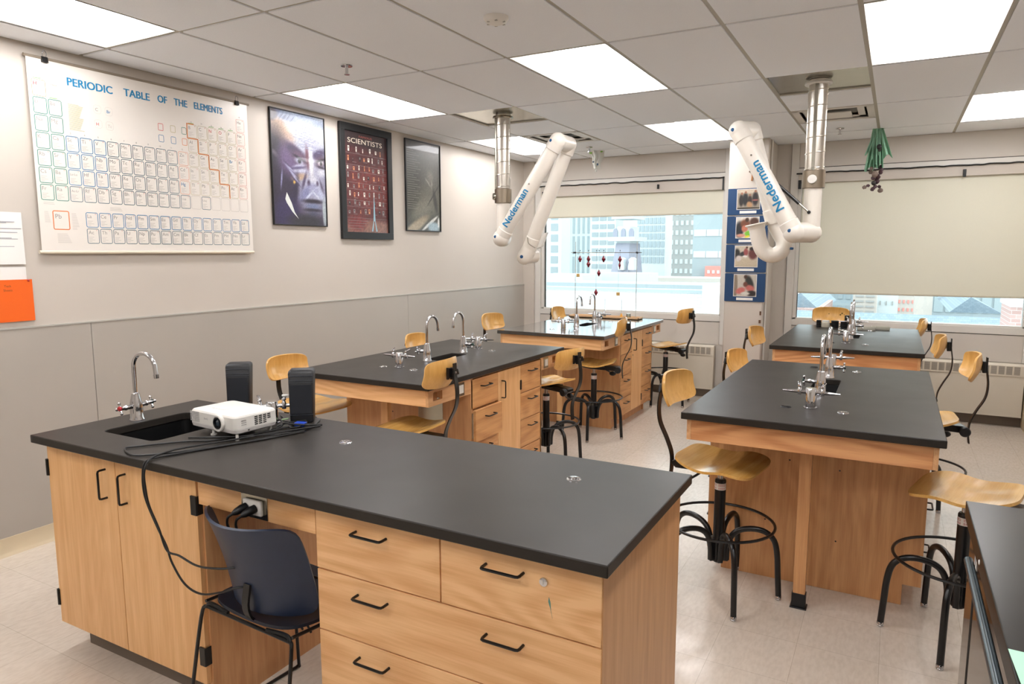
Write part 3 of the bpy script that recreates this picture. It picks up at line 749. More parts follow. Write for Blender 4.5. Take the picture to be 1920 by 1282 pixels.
# ================================================================== STOOLS  (local: the sitter faces +x)
SH = .64
def stool_proto():
    t = thing('lab_stool', '', 'stool', (0, 0, 0))
    def seat(u, v):     # square -> rounded seat outline
        k = (abs(u)**5+abs(v)**5)**.2 if (u or v) else 1; m = max(abs(u), abs(v), 1e-6); q = m/max(k, 1e-6)
        a, b_ = u*q, v*q
        x = .188*a; wy = .205+.012*a-.03*max(0, -a)**2; y = wy*b_
        z = .004-.007*math.cos(a*PI*.9)+.022*max(0, -a-.25)**1.5*1.4-.050*max(0, a-.50)**1.7*1.3+.009*math.exp(-((a-.35)/.28)**2)
        z += -.005*math.exp(-((abs(b_)-.45)/.35)**2)*max(0, 1-abs(a))+.003*b_*b_
        return (x, y, SH+z)
    MB().sheet(seat, 22, 22, .012).build('seat', PLY, t, sharp=50)
    BX, BZ_, = -.278, SH+.335
    def back(u, v):
        k = (abs(u)**5+abs(v)**5)**.2 if (u or v) else 1; m = max(abs(u), abs(v), 1e-6); q = m/max(k, 1e-6)
        a, b_ = u*q, v*q; y = .168*a; z = (.078-.006*a*a)*b_
        x = BX+.055*a*a+.020*b_*b_-.016*b_
        return (x, y, BZ_+z)
    bo = MB().sheet(back, 20, 12, .011).build('backrest', PLYZ, t, sharp=50)
    s_ = MB()
    for k in (-1, 1): s_.lathe([(0, 0), (.0045, 0), (.0045, .002), (0, .002)], (BX+.0075, k*.055, BZ_), (1, 0, 0), 8)
    s_.build('screws', BLACKM, bo)
    b = MB(); b.prism([(-.075, -.018), (.03, -.022), (.045, -.03), (.045, .035), (.02, .03), (-.06, .016)], lambda u, v, w: Vector((w, u, BZ_+v)), BX-.022, BX-.007); b.obox((BX-.026, 0, BZ_), ((1, 0, 0), (0, 1, 0), (0, 0, 1)), (.010, .022, .032))
    bk = b.build('bracket', BLACKM, t, sharp=30, bevel=.002)
    MB().lathe([(0, 0), (.006, 0), (.006, .004), (0, .005)], (BX-.037, 0, BZ_+.005), (-1, 0, 0), 10).build('bolt', CHROME, bk)
    path = smooth([(BX-.034, 0, BZ_+.055), (BX-.036, 0, BZ_-.01), (BX-.048, 0, BZ_-.10), (BX-.040, 0, BZ_-.18), (BX-.002, 0, BZ_-.26), (BX+.025, 0, BZ_-.33), (BX+.028, 0, BZ_-.40), (BX+.022, 0, BZ_-.455)], 5)
    MB().ribbon(path, (0, 1, 0), .034, .0065).build('back_bar', BARM, t, sharp=30)
    b = MB(); z = SH-.012
    b.prism([(-.215, -.004), (-.06, .002), (.10, .004), (.10, -.022), (.02, -.034), (-.12, -.040), (-.215, -.045), (-.235, -.03), (-.235, -.012)], lambda u, v, w: Vector((u, w, z+v)), -.035, .035)
    b.box(-.10, .10, -.085, .085, z-.012, z-.004)
    b.build('seat_carrier', BLACKM, t, sharp=30, bevel=.003)
    MB().lathe([(.012, 0), (.012, .02), (.026, .024), (.029, .032), (.029, .05), (.024, .056), (0, .057)], (-.222, .03, z-.028), (0, 1, 0), 18).build('adjusting_knob', BLACKP, t)
    MB().tube(smooth([(-.07, -.04, z-.03), (-.10, -.07, z-.055), (-.13, -.09, z-.075)], 3), .006, 8).sphere((-.15, -.10, z-.088), .026, 12, 0, (1.2, .6, .8)).build('height_lever', BLACKP, t)
    MB().cyl((0, 0, SH-.09), (0, 0, SH-.03), .014, seg=14).build('piston', CHROME, t)
    MB().lathe([(.0, .15), (.020, .15), (.026, .155), (.026, SH-.085), (.022, SH-.078), (0, SH-.078)], seg=20).build('post', BLACKM, t)
    lb = MB(); lb.lathe([(.0265, SH-.128), (.0265, SH-.096)], seg=20, m=0); lb.build('warning_label', PAPER, t)
    lb2 = MB()
    for zz in (.101, .107, .116, .121):
        for k in range(20):
            if k % 5 != 4: a = 2*PI*k/20; c = 2*PI*(k+.8)/20; lb2.add([(.0270*math.cos(a), .0270*math.sin(a), SH-zz), (.0270*math.cos(c), .0270*math.sin(c), SH-zz), (.0270*math.cos(c), .0270*math.sin(c), SH-zz-.0022), (.0270*math.cos(a), .0270*math.sin(a), SH-zz-.0022)], [(0, 1, 2, 3)])
    lb2.build('label_print', LBLR, t, sharp=0)
    MB().tube([(.252*math.cos(2*PI*k/48), .252*math.sin(2*PI*k/48), .352) for k in range(48)], .0068, 8, closed=True).build('foot_ring', BLACKM, t)
    h = MB()
    for k in range(5):
        a = 2*PI*(k+.25)/5; h.obox((.034*math.cos(a), .034*math.sin(a), .215), ((math.cos(a), math.sin(a), 0), (-math.sin(a), math.cos(a), 0), (0, 0, 1)), (.014, .012, .055))
    h.build('hub', BLACKM, t, sharp=30, bevel=.003)
    for k in range(5):
        a = 2*PI*(k+.25)/5; c, s_ = math.cos(a), math.sin(a)
        pr = smooth([(.040, .165), (.043, .23), (.062, .295), (.10, .328), (.16, .336), (.215, .325), (.252, .285), (.268, .22), (.274, .12), (.280, .018)], 5)if False else None
        pts = smooth([(c*r, s_*r, z_) for r, z_ in ((.040, .165), (.043, .23), (.062, .290), (.10, .322), (.16, .334), (.212, .324), (.250, .288), (.266, .22), (.273, .12), (.280, .018))], 4)
        l = MB().tube(pts, .0135, 12).build('leg', BLACKM, t)
        MB().lathe([(.0, 0), (.011, 0), (.014, .003), (.014, .008), (.012, .010), (.015, .012), (.015, .019), (.013, .022)], (c*.280, s_*.280, 0), seg=14).build('foot_glide', CHROME, l)
    return t
ST = stool_proto()
STOOLS = [ # x, y, seat height, heading of the sitter, backrest lowered by, label
    (3.470, 3.335, .640, -.15, 0, 'birch plywood stool tucked under the near end of the right bench, left of its post'),
    (4.452, 3.372, .650, 2.90, 0, 'birch plywood stool with its seat partly hidden by the glossy black cabinet'),
    (1.841, 5.760, .650, 3.34, 0, 'birch plywood stool in profile under the near end of the far left bench'),
    (1.785, 3.115, .650, 3.22, 0, 'birch plywood stool under the near right corner of the bench behind the teacher desk'),
    (1.860, 4.750, .650, 2.90, .13, 'birch plywood stool with a pale glaring seat between the two left benches'),
    (.860, 3.330, .640, -.06, .10, 'birch plywood stool directly behind the two black speakers'),
    (.920, 4.710, .640, .08, .09, 'stool of which only the backrest top shows behind the near left bench'),
    (1.020, 5.740, .640, -.12, 0, 'birch plywood stool at the near left corner of the far left bench, by the wall'),
    (1.000, 7.290, .640, .0, .04, 'birch plywood stool at the far left corner of the room, in front of the window'),
    (2.02, 7.36, .635, 2.90, 0, 'birch plywood stool in front of the left radiator, at the far bench end'),
    (3.400, 5.140, .640, -.20, .12, 'stool between the two right benches, its backrest just left of the worktop edge'),
    (3.410, 5.880, .640, -.14, .02, 'birch plywood stool in front of the column with the photo boards'),
    (3.598, 7.410, .670, -1.575, 0, 'birch plywood stool behind the jars, its stained backrest facing the camera'),
    (4.140, 7.440, .640, 3.17, .03, 'birch plywood stool farthest back on the right side of the back right bench'),
    (4.195, 5.695, .645, 3.17, 0, 'birch plywood stool at the near right corner of the back right bench, before the radiator'),
    (4.318, 4.790, .640, 3.22, 0, 'birch plywood stool standing outermost on the right of the big right bench')]
for i, (x, y, h, a, lo, lb) in enumerate(STOOLS):
    o = ST if i == 0 else dup(ST, (x, y, 0), a, lb, 'birch plywood lab stools')
    if i == 0: ST.location = (x, y, 0); ST.rotation_euler = (0, 0, a); ST['label'] = lb; ST['group'] = 'birch plywood lab stools'
    ORIG = [c for c in ST.children] if i == 0 else ORIG
for o in list(COL.objects):    # per-stool seat height and backrest height
    if o.parent is None and o.get('category') == 'stool':
        i = [s_[5] for s_ in STOOLS].index(o['label']); dz = STOOLS[i][2]-SH; lo = STOOLS[i][4]
        for c in o.children:
            n = c.name.split('.')[0]
            if n in ('seat', 'seat_carrier', 'adjusting_knob', 'height_lever', 'piston'): c.location.z += dz
            if n in ('backrest', 'bracket', 'back_bar'): c.location.z += dz-lo

for o in list(COL.objects):    # old stains on the backrest that faces the room
    if o.get('label', '').startswith('birch plywood stool behind the jars'):
        b = MB(); rnd = random.Random(2)
        for (y, z) in ((.10, .02), (.085, .005), (.12, .01), (.03, -.015), (.015, -.03), (.0, -.02), (.02, -.045), (-.02, .01), (-.06, -.03)):
            r_ = rnd.uniform(.004, .008); b.lathe([(0, 0), (r_, 0), (r_*.8, .0006), (0, .0007)], (-.278+.0067+.055*(y/.168)**2, y, SH+.335+z), (1, 0, 0), 8)
        k = b.build('stains', mat('stain_olive', (112, 96, 34), .6)); k.parent = o; k.location = WL[k.name]+Vector((0, 0, .03)); k['label'] = 'dark olive stains'

# ================================================================== TEACHER DESK
DX0, DX1, DY0, DY1 = 1.198, 3.606, 1.480, 2.232
worktop('long black worktop of the teacher desk in the foreground, with the projector on it', DX0, DX1, DY0, DY1, (1.385, 1.715, 1.650, 2.035), .25, .035,
        [(2.363, 1.99, 1), (3.29, 2.007, 1)])
yf = 1.535; ZT = .8875
t = thing('sink_cabinet', 'oak sink cabinet with two doors at the left end of the teacher desk', 'cabinet', (1.655, 1.87, 0), 'teacher desk cabinets')
b = MB(); b.box(1.222, 2.094, yf+.03, 2.192, .105, ZT-.26); b.box(1.204, 1.222, yf+.02, 2.21, .105, ZT); b.box(2.094, 2.112, yf+.02, 2.21, .0, ZT); b.box(1.222, 2.094, 2.192, 2.21, .105, ZT); b.box(1.222, 2.094, yf+.021, yf+.03, .105, ZT)
b.build('carcass', OAKI, t, sharp=30)
MB().box(1.26, 2.09, yf+.075, 2.19, 0, .106).build('toe_kick', KICK, t, sharp=30)
for k, (x0, x1) in enumerate(((1.202, 1.649), (1.653, 2.104))):
    d = MB().box(x0, x1, yf, yf+.0195, .118, .872).build('door', OAKZ, t, sharp=30, bevel=.0015)
    hx = 1.590 if k == 0 else 1.712
    h = MB(); pull(h, (hx, yf, .715), (hx, yf, .825), (0, -1, 0)); h.build('handle', BLACKM, d)
    xe = x0-.004 if k == 0 else x1+.004
    for z in (.775, .225):
        MB().box(min(xe, xe+(-.006 if k == 0 else .0)), xe+(.010 if k == 0 else .002), yf-.004, yf+.05, z-.034, z+.034).box(*( (x0-.006, x0+.002) if k == 0 else (x1-.024, x1+.005)), yf-.007, yf-.0005, z-.034, z+.034).build('hinge', BLACKM, d, sharp=30, bevel=.001)
t = thing('knee_rail', 'oak rail with a power outlet over the knee space of the teacher desk', 'rail', (2.38, yf+.01, .78))
MB().box(2.114, 2.648, yf+.002, yf+.021, .783, ZT).build('board', OAKX, t, sharp=30)
o = MB().box(2.330, 2.448, yf-.002, yf+.002, .786, .862).build('outlet_plate', STEEL, t, sharp=30, bevel=.001)
MB().box(2.350, 2.432, yf-.014, yf-.002, .800, .850).build('socket', WHITEP, o, sharp=30, bevel=.004)
t = thing('drawer_cabinet', 'wide oak drawer cabinet at the right end of the teacher desk', 'cabinet', (3.11, 1.87, 0), 'teacher desk cabinets')
b = MB(); b.box(2.650, 3.556, yf+.02, 2.21, .105, ZT-.001); b.box(2.650, 2.668, yf+.02, 2.21, 0, .105); b.build('carcass', OAKI, t, sharp=30)
MB().box(3.556, 3.574, yf+.004, 2.215, 0, ZT-.0005).build('end_panel', OAKI, t, sharp=30, bevel=.001)
MB().box(2.70, 3.55, yf+.075, 2.19, 0, .106).build('toe_kick', KICK, t, sharp=30)
DR = [(2.652, 3.103, .681, .872, (2.865,)), (3.107, 3.572, .681, .872, (3.305,)), (2.652, 3.572, .484, .677, (2.865, 3.305)), (2.652, 3.572, .288, .480, (2.865, 3.305)), (2.652, 3.572, .118, .284, (2.865, 3.305))]
for k, (x0, x1, z0, z1, hs) in enumerate(DR):
    d = MB().box(x0, x1, yf, yf+.0195, z0, z1).build('drawer', OAKX, t, sharp=30, bevel=.0015)
    for hx in hs:
        h = MB(); zc = z1-.048; pull(h, (hx-.055, yf, zc), (hx+.055, yf, zc), (0, -1, 0)); h.build('handle', BLACKM, d)
    if k == 1:
        MB().lathe([(0, 0), (.010, 0), (.0115, .001), (.011, .005), (.008, .006), (0, .0065)], (3.418, yf, .815), (0, -1, 0), 18).box(3.417, 3.419, yf-.0075, yf-.0065, .810, .820).build('lock', CHROME, d)
        MB().prism([(0, 0), (.004, -.012), (.006, -.035), (.010, -.055), (.004, -.03), (-.002, -.012)], lambda u, v, w: Vector((3.432+u, w, .778+v)), yf-.0006, yf-.0001).build('ink_mark', mat('ink_teal', (90, 140, 130), .6), d, sharp=0)

# plugs and power cords in the outlet
def cord(label, pts, r=.0033, m=CABLE, n=8, name='cable', cat='cable', group=None, plug=None):
    o = MB().tube(smooth(pts, n), r, 8).build(name, m); return tag(o, label, cat, group)
for k, (x, lb) in enumerate(((2.368, 'black power plug in the left socket of the teacher desk outlet'), (2.408, 'black power plug in the right socket of the teacher desk outlet'))):
    t = thing('power_cord', lb, 'power cord', (x, yf-.02, .82), 'plugs in the desk outlet')
    MB().tube([(x, yf-.0135, .826), (x-.004, yf-.03, .822), (x-.010, yf-.048, .816), (x-.016, yf-.056, .812)], [.013, .014, .011, .006], 12).build('plug', BLACKP, t)
    MB().tube(smooth([(x-.014, yf-.054, .813), (x-.03, yf-.064, .795), (x-.036, yf-.05, .75), (x-.03, yf+.02, .66), (x-.02, yf+.12, .50), (x, yf+.2, .30)], 6), .0042, 8).build('cord', CABLE, t)

# ------------------------------------------------------------------ navy chair in the knee space
cl = (2.378, 1.67); t = thing('stacking_chair', 'navy plastic stacking chair pushed into the knee space of the teacher desk', 'chair', (cl[0], cl[1], 0))
def cback(u, v):
    k = (abs(u)**9+abs(v)**9)**(1/9) if (u or v) else 1; m = max(abs(u), abs(v), 1e-6); q = m/max(k, 1e-6); a, b_ = u*q, v*q
    wx = .225*(1-.02*max(0, -b_)**2)
    x = wx*a; y = -.185+.10*a*a-.045*b_+.03*max(0, b_)**2*0-.012*(b_**2); z = .634+.156*b_+.012*a*a*max(0, b_)
    return (x, y, z)
def cseat(u, v):
    k = (abs(u)**5+abs(v)**5)**.2 if (u or v) else 1; m = max(abs(u), abs(v), 1e-6); q = m/max(k, 1e-6); a, b_ = u*q, v*q
    return (.22*a, .03+.20*b_, .446+.02*a*a-.022*max(0, b_-.5)**2*2-.012*(1-b_*b_)+.01*max(0, -b_))
M = Matrix.Translation((cl[0], cl[1], 0)) @ Matrix.Rotation(-.06, 4, 'Z') @ Matrix.Diagonal((.97, 1, 1, 1))
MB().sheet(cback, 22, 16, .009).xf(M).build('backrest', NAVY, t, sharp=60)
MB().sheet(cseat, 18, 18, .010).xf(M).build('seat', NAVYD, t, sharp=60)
b = MB()
b.ribbon(smooth([(.02, -.175, .58), (.02, -.185, .50), (.02, -.150, .447), (.02, -.05, .437)], 4), (1, 0, 0), .03, .008)
b.xf(M).build('back_bracket', BLACKP, t, sharp=30)
for s_ in (-1, 1):
    MB().tube(smooth([(s_*.10, -.17, .446), (s_*.19, -.17, .455), (s_*.215, -.172, .44), (s_*.232, -.185, .40), (s_*.245, -.235, .10), (s_*.248, -.245, .02), (s_*.248, -.225, .006), (s_*.246, -.15, .006), (s_*.240, .15, .006), (s_*.236, .215, .010), (s_*.232, .215, .04), (s_*.215, .19, .38), (s_*.20, .17, .438), (s_*.12, .165, .442), (0, .165, .442)], 5), .0065, 8).xf(M).build('sled_leg', BLACKM, t)
MB().tube([M @ Vector((s_*.215, -.172, .44)) for s_ in (-1, 1)], .0065, 8).build('cross_bar', BLACKM, t)
MB().tube([M @ Vector(p) for p in smooth([(-.222, -.17, .455), (-.225, 0, .444), (-.20, .17, .440), (0, .235, .425), (.20, .17, .440), (.225, 0, .444), (.222, -.17, .455)], 5)], .006, 8).build('seat_rim', BLACKM, t)

# ------------------------------------------------------------------ projector
t = thing('projector', 'white data projector standing on the teacher desk beside the sink', 'projector', (1.86, 1.90, .92))
M = Matrix.Translation((1.858, 1.905, .92)) @ Matrix.Rotation(-.07, 4, 'Z') @ Matrix.Diagonal((.94, .94, .92, 1))
def loop(hx, hy, r, z, arch=0): return [(x, y, z+arch*(1-(x/hx)**2)*0.0) for x, y in rrect(-hx, hx, -hy, hy, r, 4)]
def loft(mb, loops, m=0):
    n = len(loops[0]); o = []
    for l in loops: o += l
    fs = [tuple(reversed(range(n))), tuple((len(loops)-1)*n+k for k in range(n))]
    for i in range(len(loops)-1):
        for k in range(n): l = (k+1) % n; fs.append((i*n+k, i*n+l, (i+1)*n+l, (i+1)*n+k))
    return mb.add(o, fs, m)
b = MB(); loft(b, [loop(.135, .088, .02, .022), loop(.150, .102, .02, .030), loop(.153, .105, .02, .044), loop(.152, .104, .02, .046)]); b.xf(M).build('lower_case', mat('projector_grey', (214, 212, 210), .4), t, sharp=30)
b = MB(); loft(b, [loop(.153, .105, .02, .047), loop(.152, .104, .022, .094), loop(.148, .100, .022, .101), loop(.120, .085, .03, .106), loop(.06, .05, .03, .1085)]); b.xf(M).build('upper_case', WHITEP, t, sharp=28)
b = MB(); b.lathe([(.030, 0), (.036, .002), (.037, .014), (.034, .018), (.027, .018), (.024, .008), (0, .007)], (.052, -.099, .066), (0, -1, 0), 28); b.xf(M); lr = b.build('lens_ring', WHITEP, t)
b = MB(); b.lathe([(.023, 0), (.023, .013), (.019, .013), (.018, .004), (0, .003)], (.052, -.106, .066), (0, -1, 0), 24); b.xf(M).build('lens_barrel', BLACKP, lr)
b = MB(); b.lathe([(.0175, 0), (.014, .004), (.008, .006), (0, .007)], (.052, -.110, .066), (0, -1, 0), 24); b.xf(M).build('lens', mat('lens_glass', (40, 62, 78), .05, spec=1.0, coat=1.0), lr)
b = MB()
for i in range(7):
    for k in range(6): b.box(-.146+i*.009, -.1395+i*.009, -.1058, -.1046, .052+k*.0075, .0575+k*.0075)
b.xf(M).build('front_grille', mat('vent_shadow', (190, 188, 186), .6), t, sharp=0)
b = MB()
for i in range(4):
    for k in range(5 if i < 3 else 3): b.box(.1525, .1535, -.012+i*.021, .003+i*.021, .084-k*.008, .0885-k*.008)
for k in range(3): b.box(.1525, .1535, -.075, -.052, .062+k*.009, .0632+k*.009)
b.xf(M).build('side_grille', BLACKP, t, sharp=0)
b = MB(); b.box(.1520, .1530, -.045, -.038, .034, .039); b.lathe([(0, 0), (.004, 0), (0, .001)], (.103, -.1035, .055), (0, -1, 0), 10); b.xf(M).build('sensor_marks', BLACKP, t, sharp=0)
b = MB()
add_text(b, 'BenQ', lambda u, v: Vector((-.052+u, -.1049, .068+v)), height=.008, bold=.01)
b.xf(M).build('maker_mark', mat('mark_grey', (160, 158, 158), .5), t, sharp=0)
for x, y in ((-.02, -.085), (.135, -.085), (0, .09), (.12, .09)):
    MB().lathe([(.013 if y < 0 and x < 0 else .008, 0), (.013 if y < 0 and x < 0 else .008, .006), (.006, .007), (.006, .03)], (x, y, 0), seg=14).xf(M).build('foot', WHITEP, t)
MB().box(-.06, .02, -.06, -.02, .1075, .1095).xf(M).build('lens_slider', mat('slider_grey', (222, 220, 216), .4), t, sharp=30, bevel=.001)

# ------------------------------------------------------------------ speakers
def speaker(label, x, y, rz):
    t = thing('speaker', label, 'speaker', (x, y, .92), 'black desktop speakers')
    M = Matrix.Translation((x, y, .9202)) @ Matrix.Rotation(rz, 4, 'Z')
    sh = lambda z: .020*(z/.22)   # leans back
    def L(hx, hy, z, dy=0): return [(px, py+sh(z)+dy, z) for px, py in rrect(-hx, hx, -hy, hy, .010, 3)]
    b = MB(); loft(b, [L(.044, .036, 0), L(.047, .040, .004), L(.049, .042, .10), L(.052, .040, .205), L(.051, .036, .214, .003), L(.045, .028, .220, .006)]); b.xf(M).build('cabinet', mat('speaker_black', (11, 13, 18), .45), t, sharp=40)
    b = MB()
    for z in (.196, .176, .168, .034): b.box(-.048, .048, -.0432+sh(z), -.038+sh(z), z, z+.0018)
    b.xf(M).build('ridges', mat('speaker_trim', (66, 70, 78), .35), t, sharp=0)
    b = MB(); b.sheet(lambda u, v: (.043*u, -.0420+sh(.10+.060*v)-.0015*(1-u*u), .10+.060*v), 10, 4, .003); b.xf(M).build('grille', mat('speaker_cloth', (18, 22, 30), .75, bump=.3, nscale=600), t)
speaker('black desktop speaker on the left, rising behind the projector', 1.600, 2.150, .66)
speaker('black desktop speaker on the right, next to the blue connector', 1.972, 2.160, .66)
# gas turret of the desk, behind the projector
o = dup(GP, (1.885, 2.075, .92), .75, 'chrome gas turret with a white lever, half hidden behind the projector', 'bench gas turrets')
MB_ = MB(); MB_.obox((0, 0, 0), ((1, 0, 0), (0, 1, 0), (0, 0, 1)), (.022, .006, .004))
lv = MB_.build('white_lever', WHITEP, sharp=30, bevel=.003, own=(0, 0, 0)); lv.parent = o; lv.location = (.062, .012, .112); lv['label'] = 'white lever blade'

# ------------------------------------------------------------------ cables on the desk
zc = .9245
cord('black cable looping round the front of the sink from the projector', [(2.02, 2.07, zc), (1.99, 1.95, zc), (1.96, 1.84, zc), (1.905, 1.75, zc), (1.86, 1.72, zc), (1.80, 1.655, zc), (1.74, 1.57, zc), (1.725, 1.535, zc), (1.80, 1.50, zc), (1.86, 1.505, zc), (1.94, 1.60, zc), (2.02, 1.76, zc), (2.07, 1.92, zc), (2.08, 2.05, zc)], group='cables on the teacher desk')
fr = 1.462
cord('black cable hanging over the desk edge and sagging lowest to the navy chair', [(2.12, 2.02, zc), (2.07, 1.86, zc), (2.01, 1.72, zc), (1.955, 1.58, zc), (1.935, 1.51, zc+.001), (1.930, 1.474, .918), (1.932, fr, .88), (1.930, fr, .83), (1.945, fr, .78), (1.995, fr, .70), (2.035, fr, .645), (2.06, fr, .59), (2.12, fr, .53), (2.20, fr, .515), (2.30, fr, .545), (2.36, 1.50, .56), (2.40, 1.60, .50)], .0036, group='cables on the teacher desk')
cord('black cable hanging over the desk edge, the upper of the two at the chair', [(2.13, 2.10, zc+.006), (2.05, 1.93, zc+.006), (1.99, 1.78, zc+.006), (1.925, 1.62, zc+.006), (1.925, 1.53, zc+.006), (1.945, 1.478, .925), (1.950, fr-.006, .89), (1.952, fr-.006, .83), (1.962, fr-.004, .775), (2.005, fr-.004, .705), (2.045, fr-.006, .635), (2.10, fr, .625), (2.19, fr, .61), (2.30, fr, .625), (2.37, 1.52, .62), (2.42, 1.62, .55)], .0036, group='cables on the teacher desk')
cord('black cable lying from the projector to the right speaker', [(1.80, 1.74, zc), (1.90, 1.765, zc+.008), (2.02, 1.86, zc+.008), (2.09, 1.98, zc), (2.10, 2.08, zc), (2.06, 2.15, zc), (2.03, 2.20, zc)], group='cables on the teacher desk')
cord('tangle of black cable in front of the right speaker', [(1.96, 2.03, zc), (1.99, 2.06, zc+.01), (2.03, 2.04, zc), (2.06, 2.08, zc+.006), (2.03, 2.12, zc+.012), (1.98, 2.10, zc+.004), (1.97, 2.06, zc+.012), (2.01, 2.03, zc+.018), (2.07, 2.06, zc+.012), (2.10, 2.12, zc)], group='cables on the teacher desk')
cord('black cable curling behind the projector toward the gas turret', [(1.90, 2.03, zc), (1.95, 2.055, zc+.02), (2.00, 2.02, zc+.01), (1.98, 1.98, zc), (1.94, 2.02, zc+.014), (1.90, 2.12, zc+.004), (1.83, 2.17, zc)], group='cables on the teacher desk')
t = thing('video_connector', 'blue plastic video connector lying before the right speaker', 'connector', (2.04, 2.09, .92))
MB().obox((2.045, 2.075, .934), ((1, .35, 0), (-.35, 1, 0), (0, 0, 1)), (.022, .014, .008)).build('shell', mat('connector_blue', (22, 66, 178), .4), t, sharp=30, bevel=.003)
MB().obox((2.018, 2.066, .934), ((1, .35, 0), (-.35, 1, 0), (0, 0, 1)), (.007, .011, .005)).build('plug_end', STEEL, t, sharp=30)
MB().tube(smooth([(2.066, 2.083, .934), (2.09, 2.09, .932), (2.11, 2.13, .926)], 4), .004, 8).build('lead', CABLE, t)
tag(MB().obox((1.925, 2.105, .934), ((1, .6, .2), (-.6, 1, 0), (0, 0, 1)), (.016, .004, .002)).build('cable_tag', mat('tag_green', (178, 214, 160), .6), sharp=30), 'small pale green cable tag among the cables behind the projector', 'tag')

# ================================================================== EXTRACTION ARMS
def ext_arm(label, dx, dy, zb, tube_x, e1, e2, e3, ya, yb_, text_up, kind):
    t = thing('extraction_arm', label, 'fume arm', (dx, dy, ZC), 'white fume extraction arms')
    r = .060
    pl = MB(); cxp = CX(2 if kind == 'L' else 6)+.305; pl.box(cxp-.293, cxp+.293, RY(2)+.012, RY(2)+.598, ZC+.012, ZC+.018)
    pl.build('ceiling_plate', STEEL, t, sharp=30)
    c = MB(); c.lathe([(r+.004, 0), (r+.022, 0), (r+.026, .006), (r+.022, .02), (r+.004, .024)], (dx, dy, ZC-.022), seg=28); c.build('collar_ring', WHITEP if kind == 'R' else STEEL, t)
    c = MB(); c.cyl((dx, dy, zb), (dx, dy, ZC+.01), r, seg=30)
    for k in range(7):
        z0 = zb+.04+k*.1; c.tube([(dx+(r+.001)*math.cos(a), dy+(r+.001)*math.sin(a), z0+.035*a/(2*PI)) for a in [2*PI*q/20 for q in range(21)]], .0034, 6)
    c.build('spiral_duct', DUCT, t)
    side = (-.03, -1) if kind == 'R' else (-.75, -.66)
    c = MB(); n_ = Vector((side[0], side[1], 0)).normalized(); tx = n_.cross(Vector((0, 0, 1)))
    c.obox(Vector((dx, dy, (zb+ZC)/2))+n_*(r+.004), (tx, n_, (0, 0, 1)), (.010, .005, (ZC-zb)/2)); c.build('mast_rail', STEEL, t, sharp=30)
    c = MB(); c.lathe([(r+.004, -.065), (r+.011, -.062), (r+.011, .05), (r+.004, .055)], (dx, dy, zb), seg=28); c.build('swivel_collar', mat('swivel_metal', (150, 138, 122), .38, 1.0), t)
    k_ = MB(); k_.lathe([(.028, 0), (.030, .01), (.026, .02), (0, .022)], Vector((dx, dy, zb-.01))+n_*(r+.008), n_, 20); k_.build('lock_knob', WHITEP if kind == 'R' else STEEL, t)
    # drop tube and first elbow
    zE = e1[2]; P0 = Vector((dx, dy, zE)); P1 = Vector((e1[0], ya, e1[1+1]))
    c = MB(); c.cyl((dx, dy, zE), (dx, dy, zb-.06), r-.004, seg=26); c.build('drop_tube', ARMW, t)
    c = MB(); c.sphere((dx, dy, zE), r+.008, 22); c.cyl((dx, dy, zE), (e1[0], ya, e1[2]), r+.007, seg=26); c.sphere((e1[0], ya, e1[2]), r+.010, 22); el = c.build('lower_elbow', ARMW, t, sharp=60)
    MB().lathe([(.012, -.002), (.012, .004), (.009, .006), (0, .006)], (e1[0]-.02, ya-r-.002, e1[2]+.01), (0, -1, 0), 16).build('elbow_cap', BLUEP, el)
    A, B = Vector((e1[0], ya, e1[2])), Vector((e2[0], ya, e2[2])); d = (B-A).normalized()
    c = MB(); c.tube([A, A+d*.07, A+d*.075, A+d*.08, B-d*.08, B-d*.075, B-d*.07, B], [r+.004, r+.004, r+.004, r-.001, r-.001, r+.004, r+.004, r+.004], 28); ar = c.build('lower_arm', ARMW, t, sharp=35)
    C_ = Vector((e2[0]+(.05 if kind == 'R' else .0), yb_, e2[2]+(.02 if kind == 'R' else 0)))
    c = MB(); c.sphere(B, r+.006, 22); c.cyl(B, C_, r+.003, seg=26); c.sphere(C_, r+.005, 22); el = c.build('upper_elbow', ARMW, t, sharp=60)
    MB().lathe([(.012, -.002), (.012, .004), (.009, .006), (0, .006)], (e2[0]-.03, ya-r+.004, e2[2]), (0, -1, 0), 16).build('elbow_cap', BLUEP, el)
    D = Vector(e3); d2 = (D-C_).normalized()
    c = MB(); c.tube([C_, C_+d2*.07, C_+d2*.078, D-d2*.10, D-d2*.095, D], [r+.004, r+.004, r-.003, r-.003, r+.001, r+.001], 28); c.build('upper_arm', ARMW, t, sharp=35)
    # lettering wrapped round the lower arm, reading up the arm
    n0 = Vector((0, -1, 0)); up = n0.cross(d).normalized()   # letter tops
    up = -up if up.dot(Vector((-1, 0, 0))) < 0 else up
    R_ = r+.0012; hgt = .060; s0 = text_up[0]; ln = text_up[1]
    mb = MB()
    def wrap(u, v):
        a = (v-hgt*.42)/R_; return A+d*(s0+u)+n0*(R_*math.cos(a))+up*(R_*math.sin(a))
    vs, fs = text_geo('Nederman', .022)
    me = bpy.data.meshes.new('tmp'); me.from_pydata([(x, y, 0) for x, y in vs], [], fs); bm = bmesh.new(); bm.from_mesh(me)
    for q in range(1, 10):
        bmesh.ops.bisect_plane(bm, geom=bm.verts[:]+bm.edges[:]+bm.faces[:], plane_co=(0, -.25+q*.13, 0), plane_no=(0, 1, 0))
    W = max(v.co.x for v in bm.verts); kx = ln/W; ky = hgt/.72
    bm.verts.index_update(); mb.add([wrap(v.co.x*kx, v.co.y*ky) for v in bm.verts], [tuple(v.index for v in f.verts) for f in bm.faces]); bm.free(); bpy.data.meshes.remove(me)
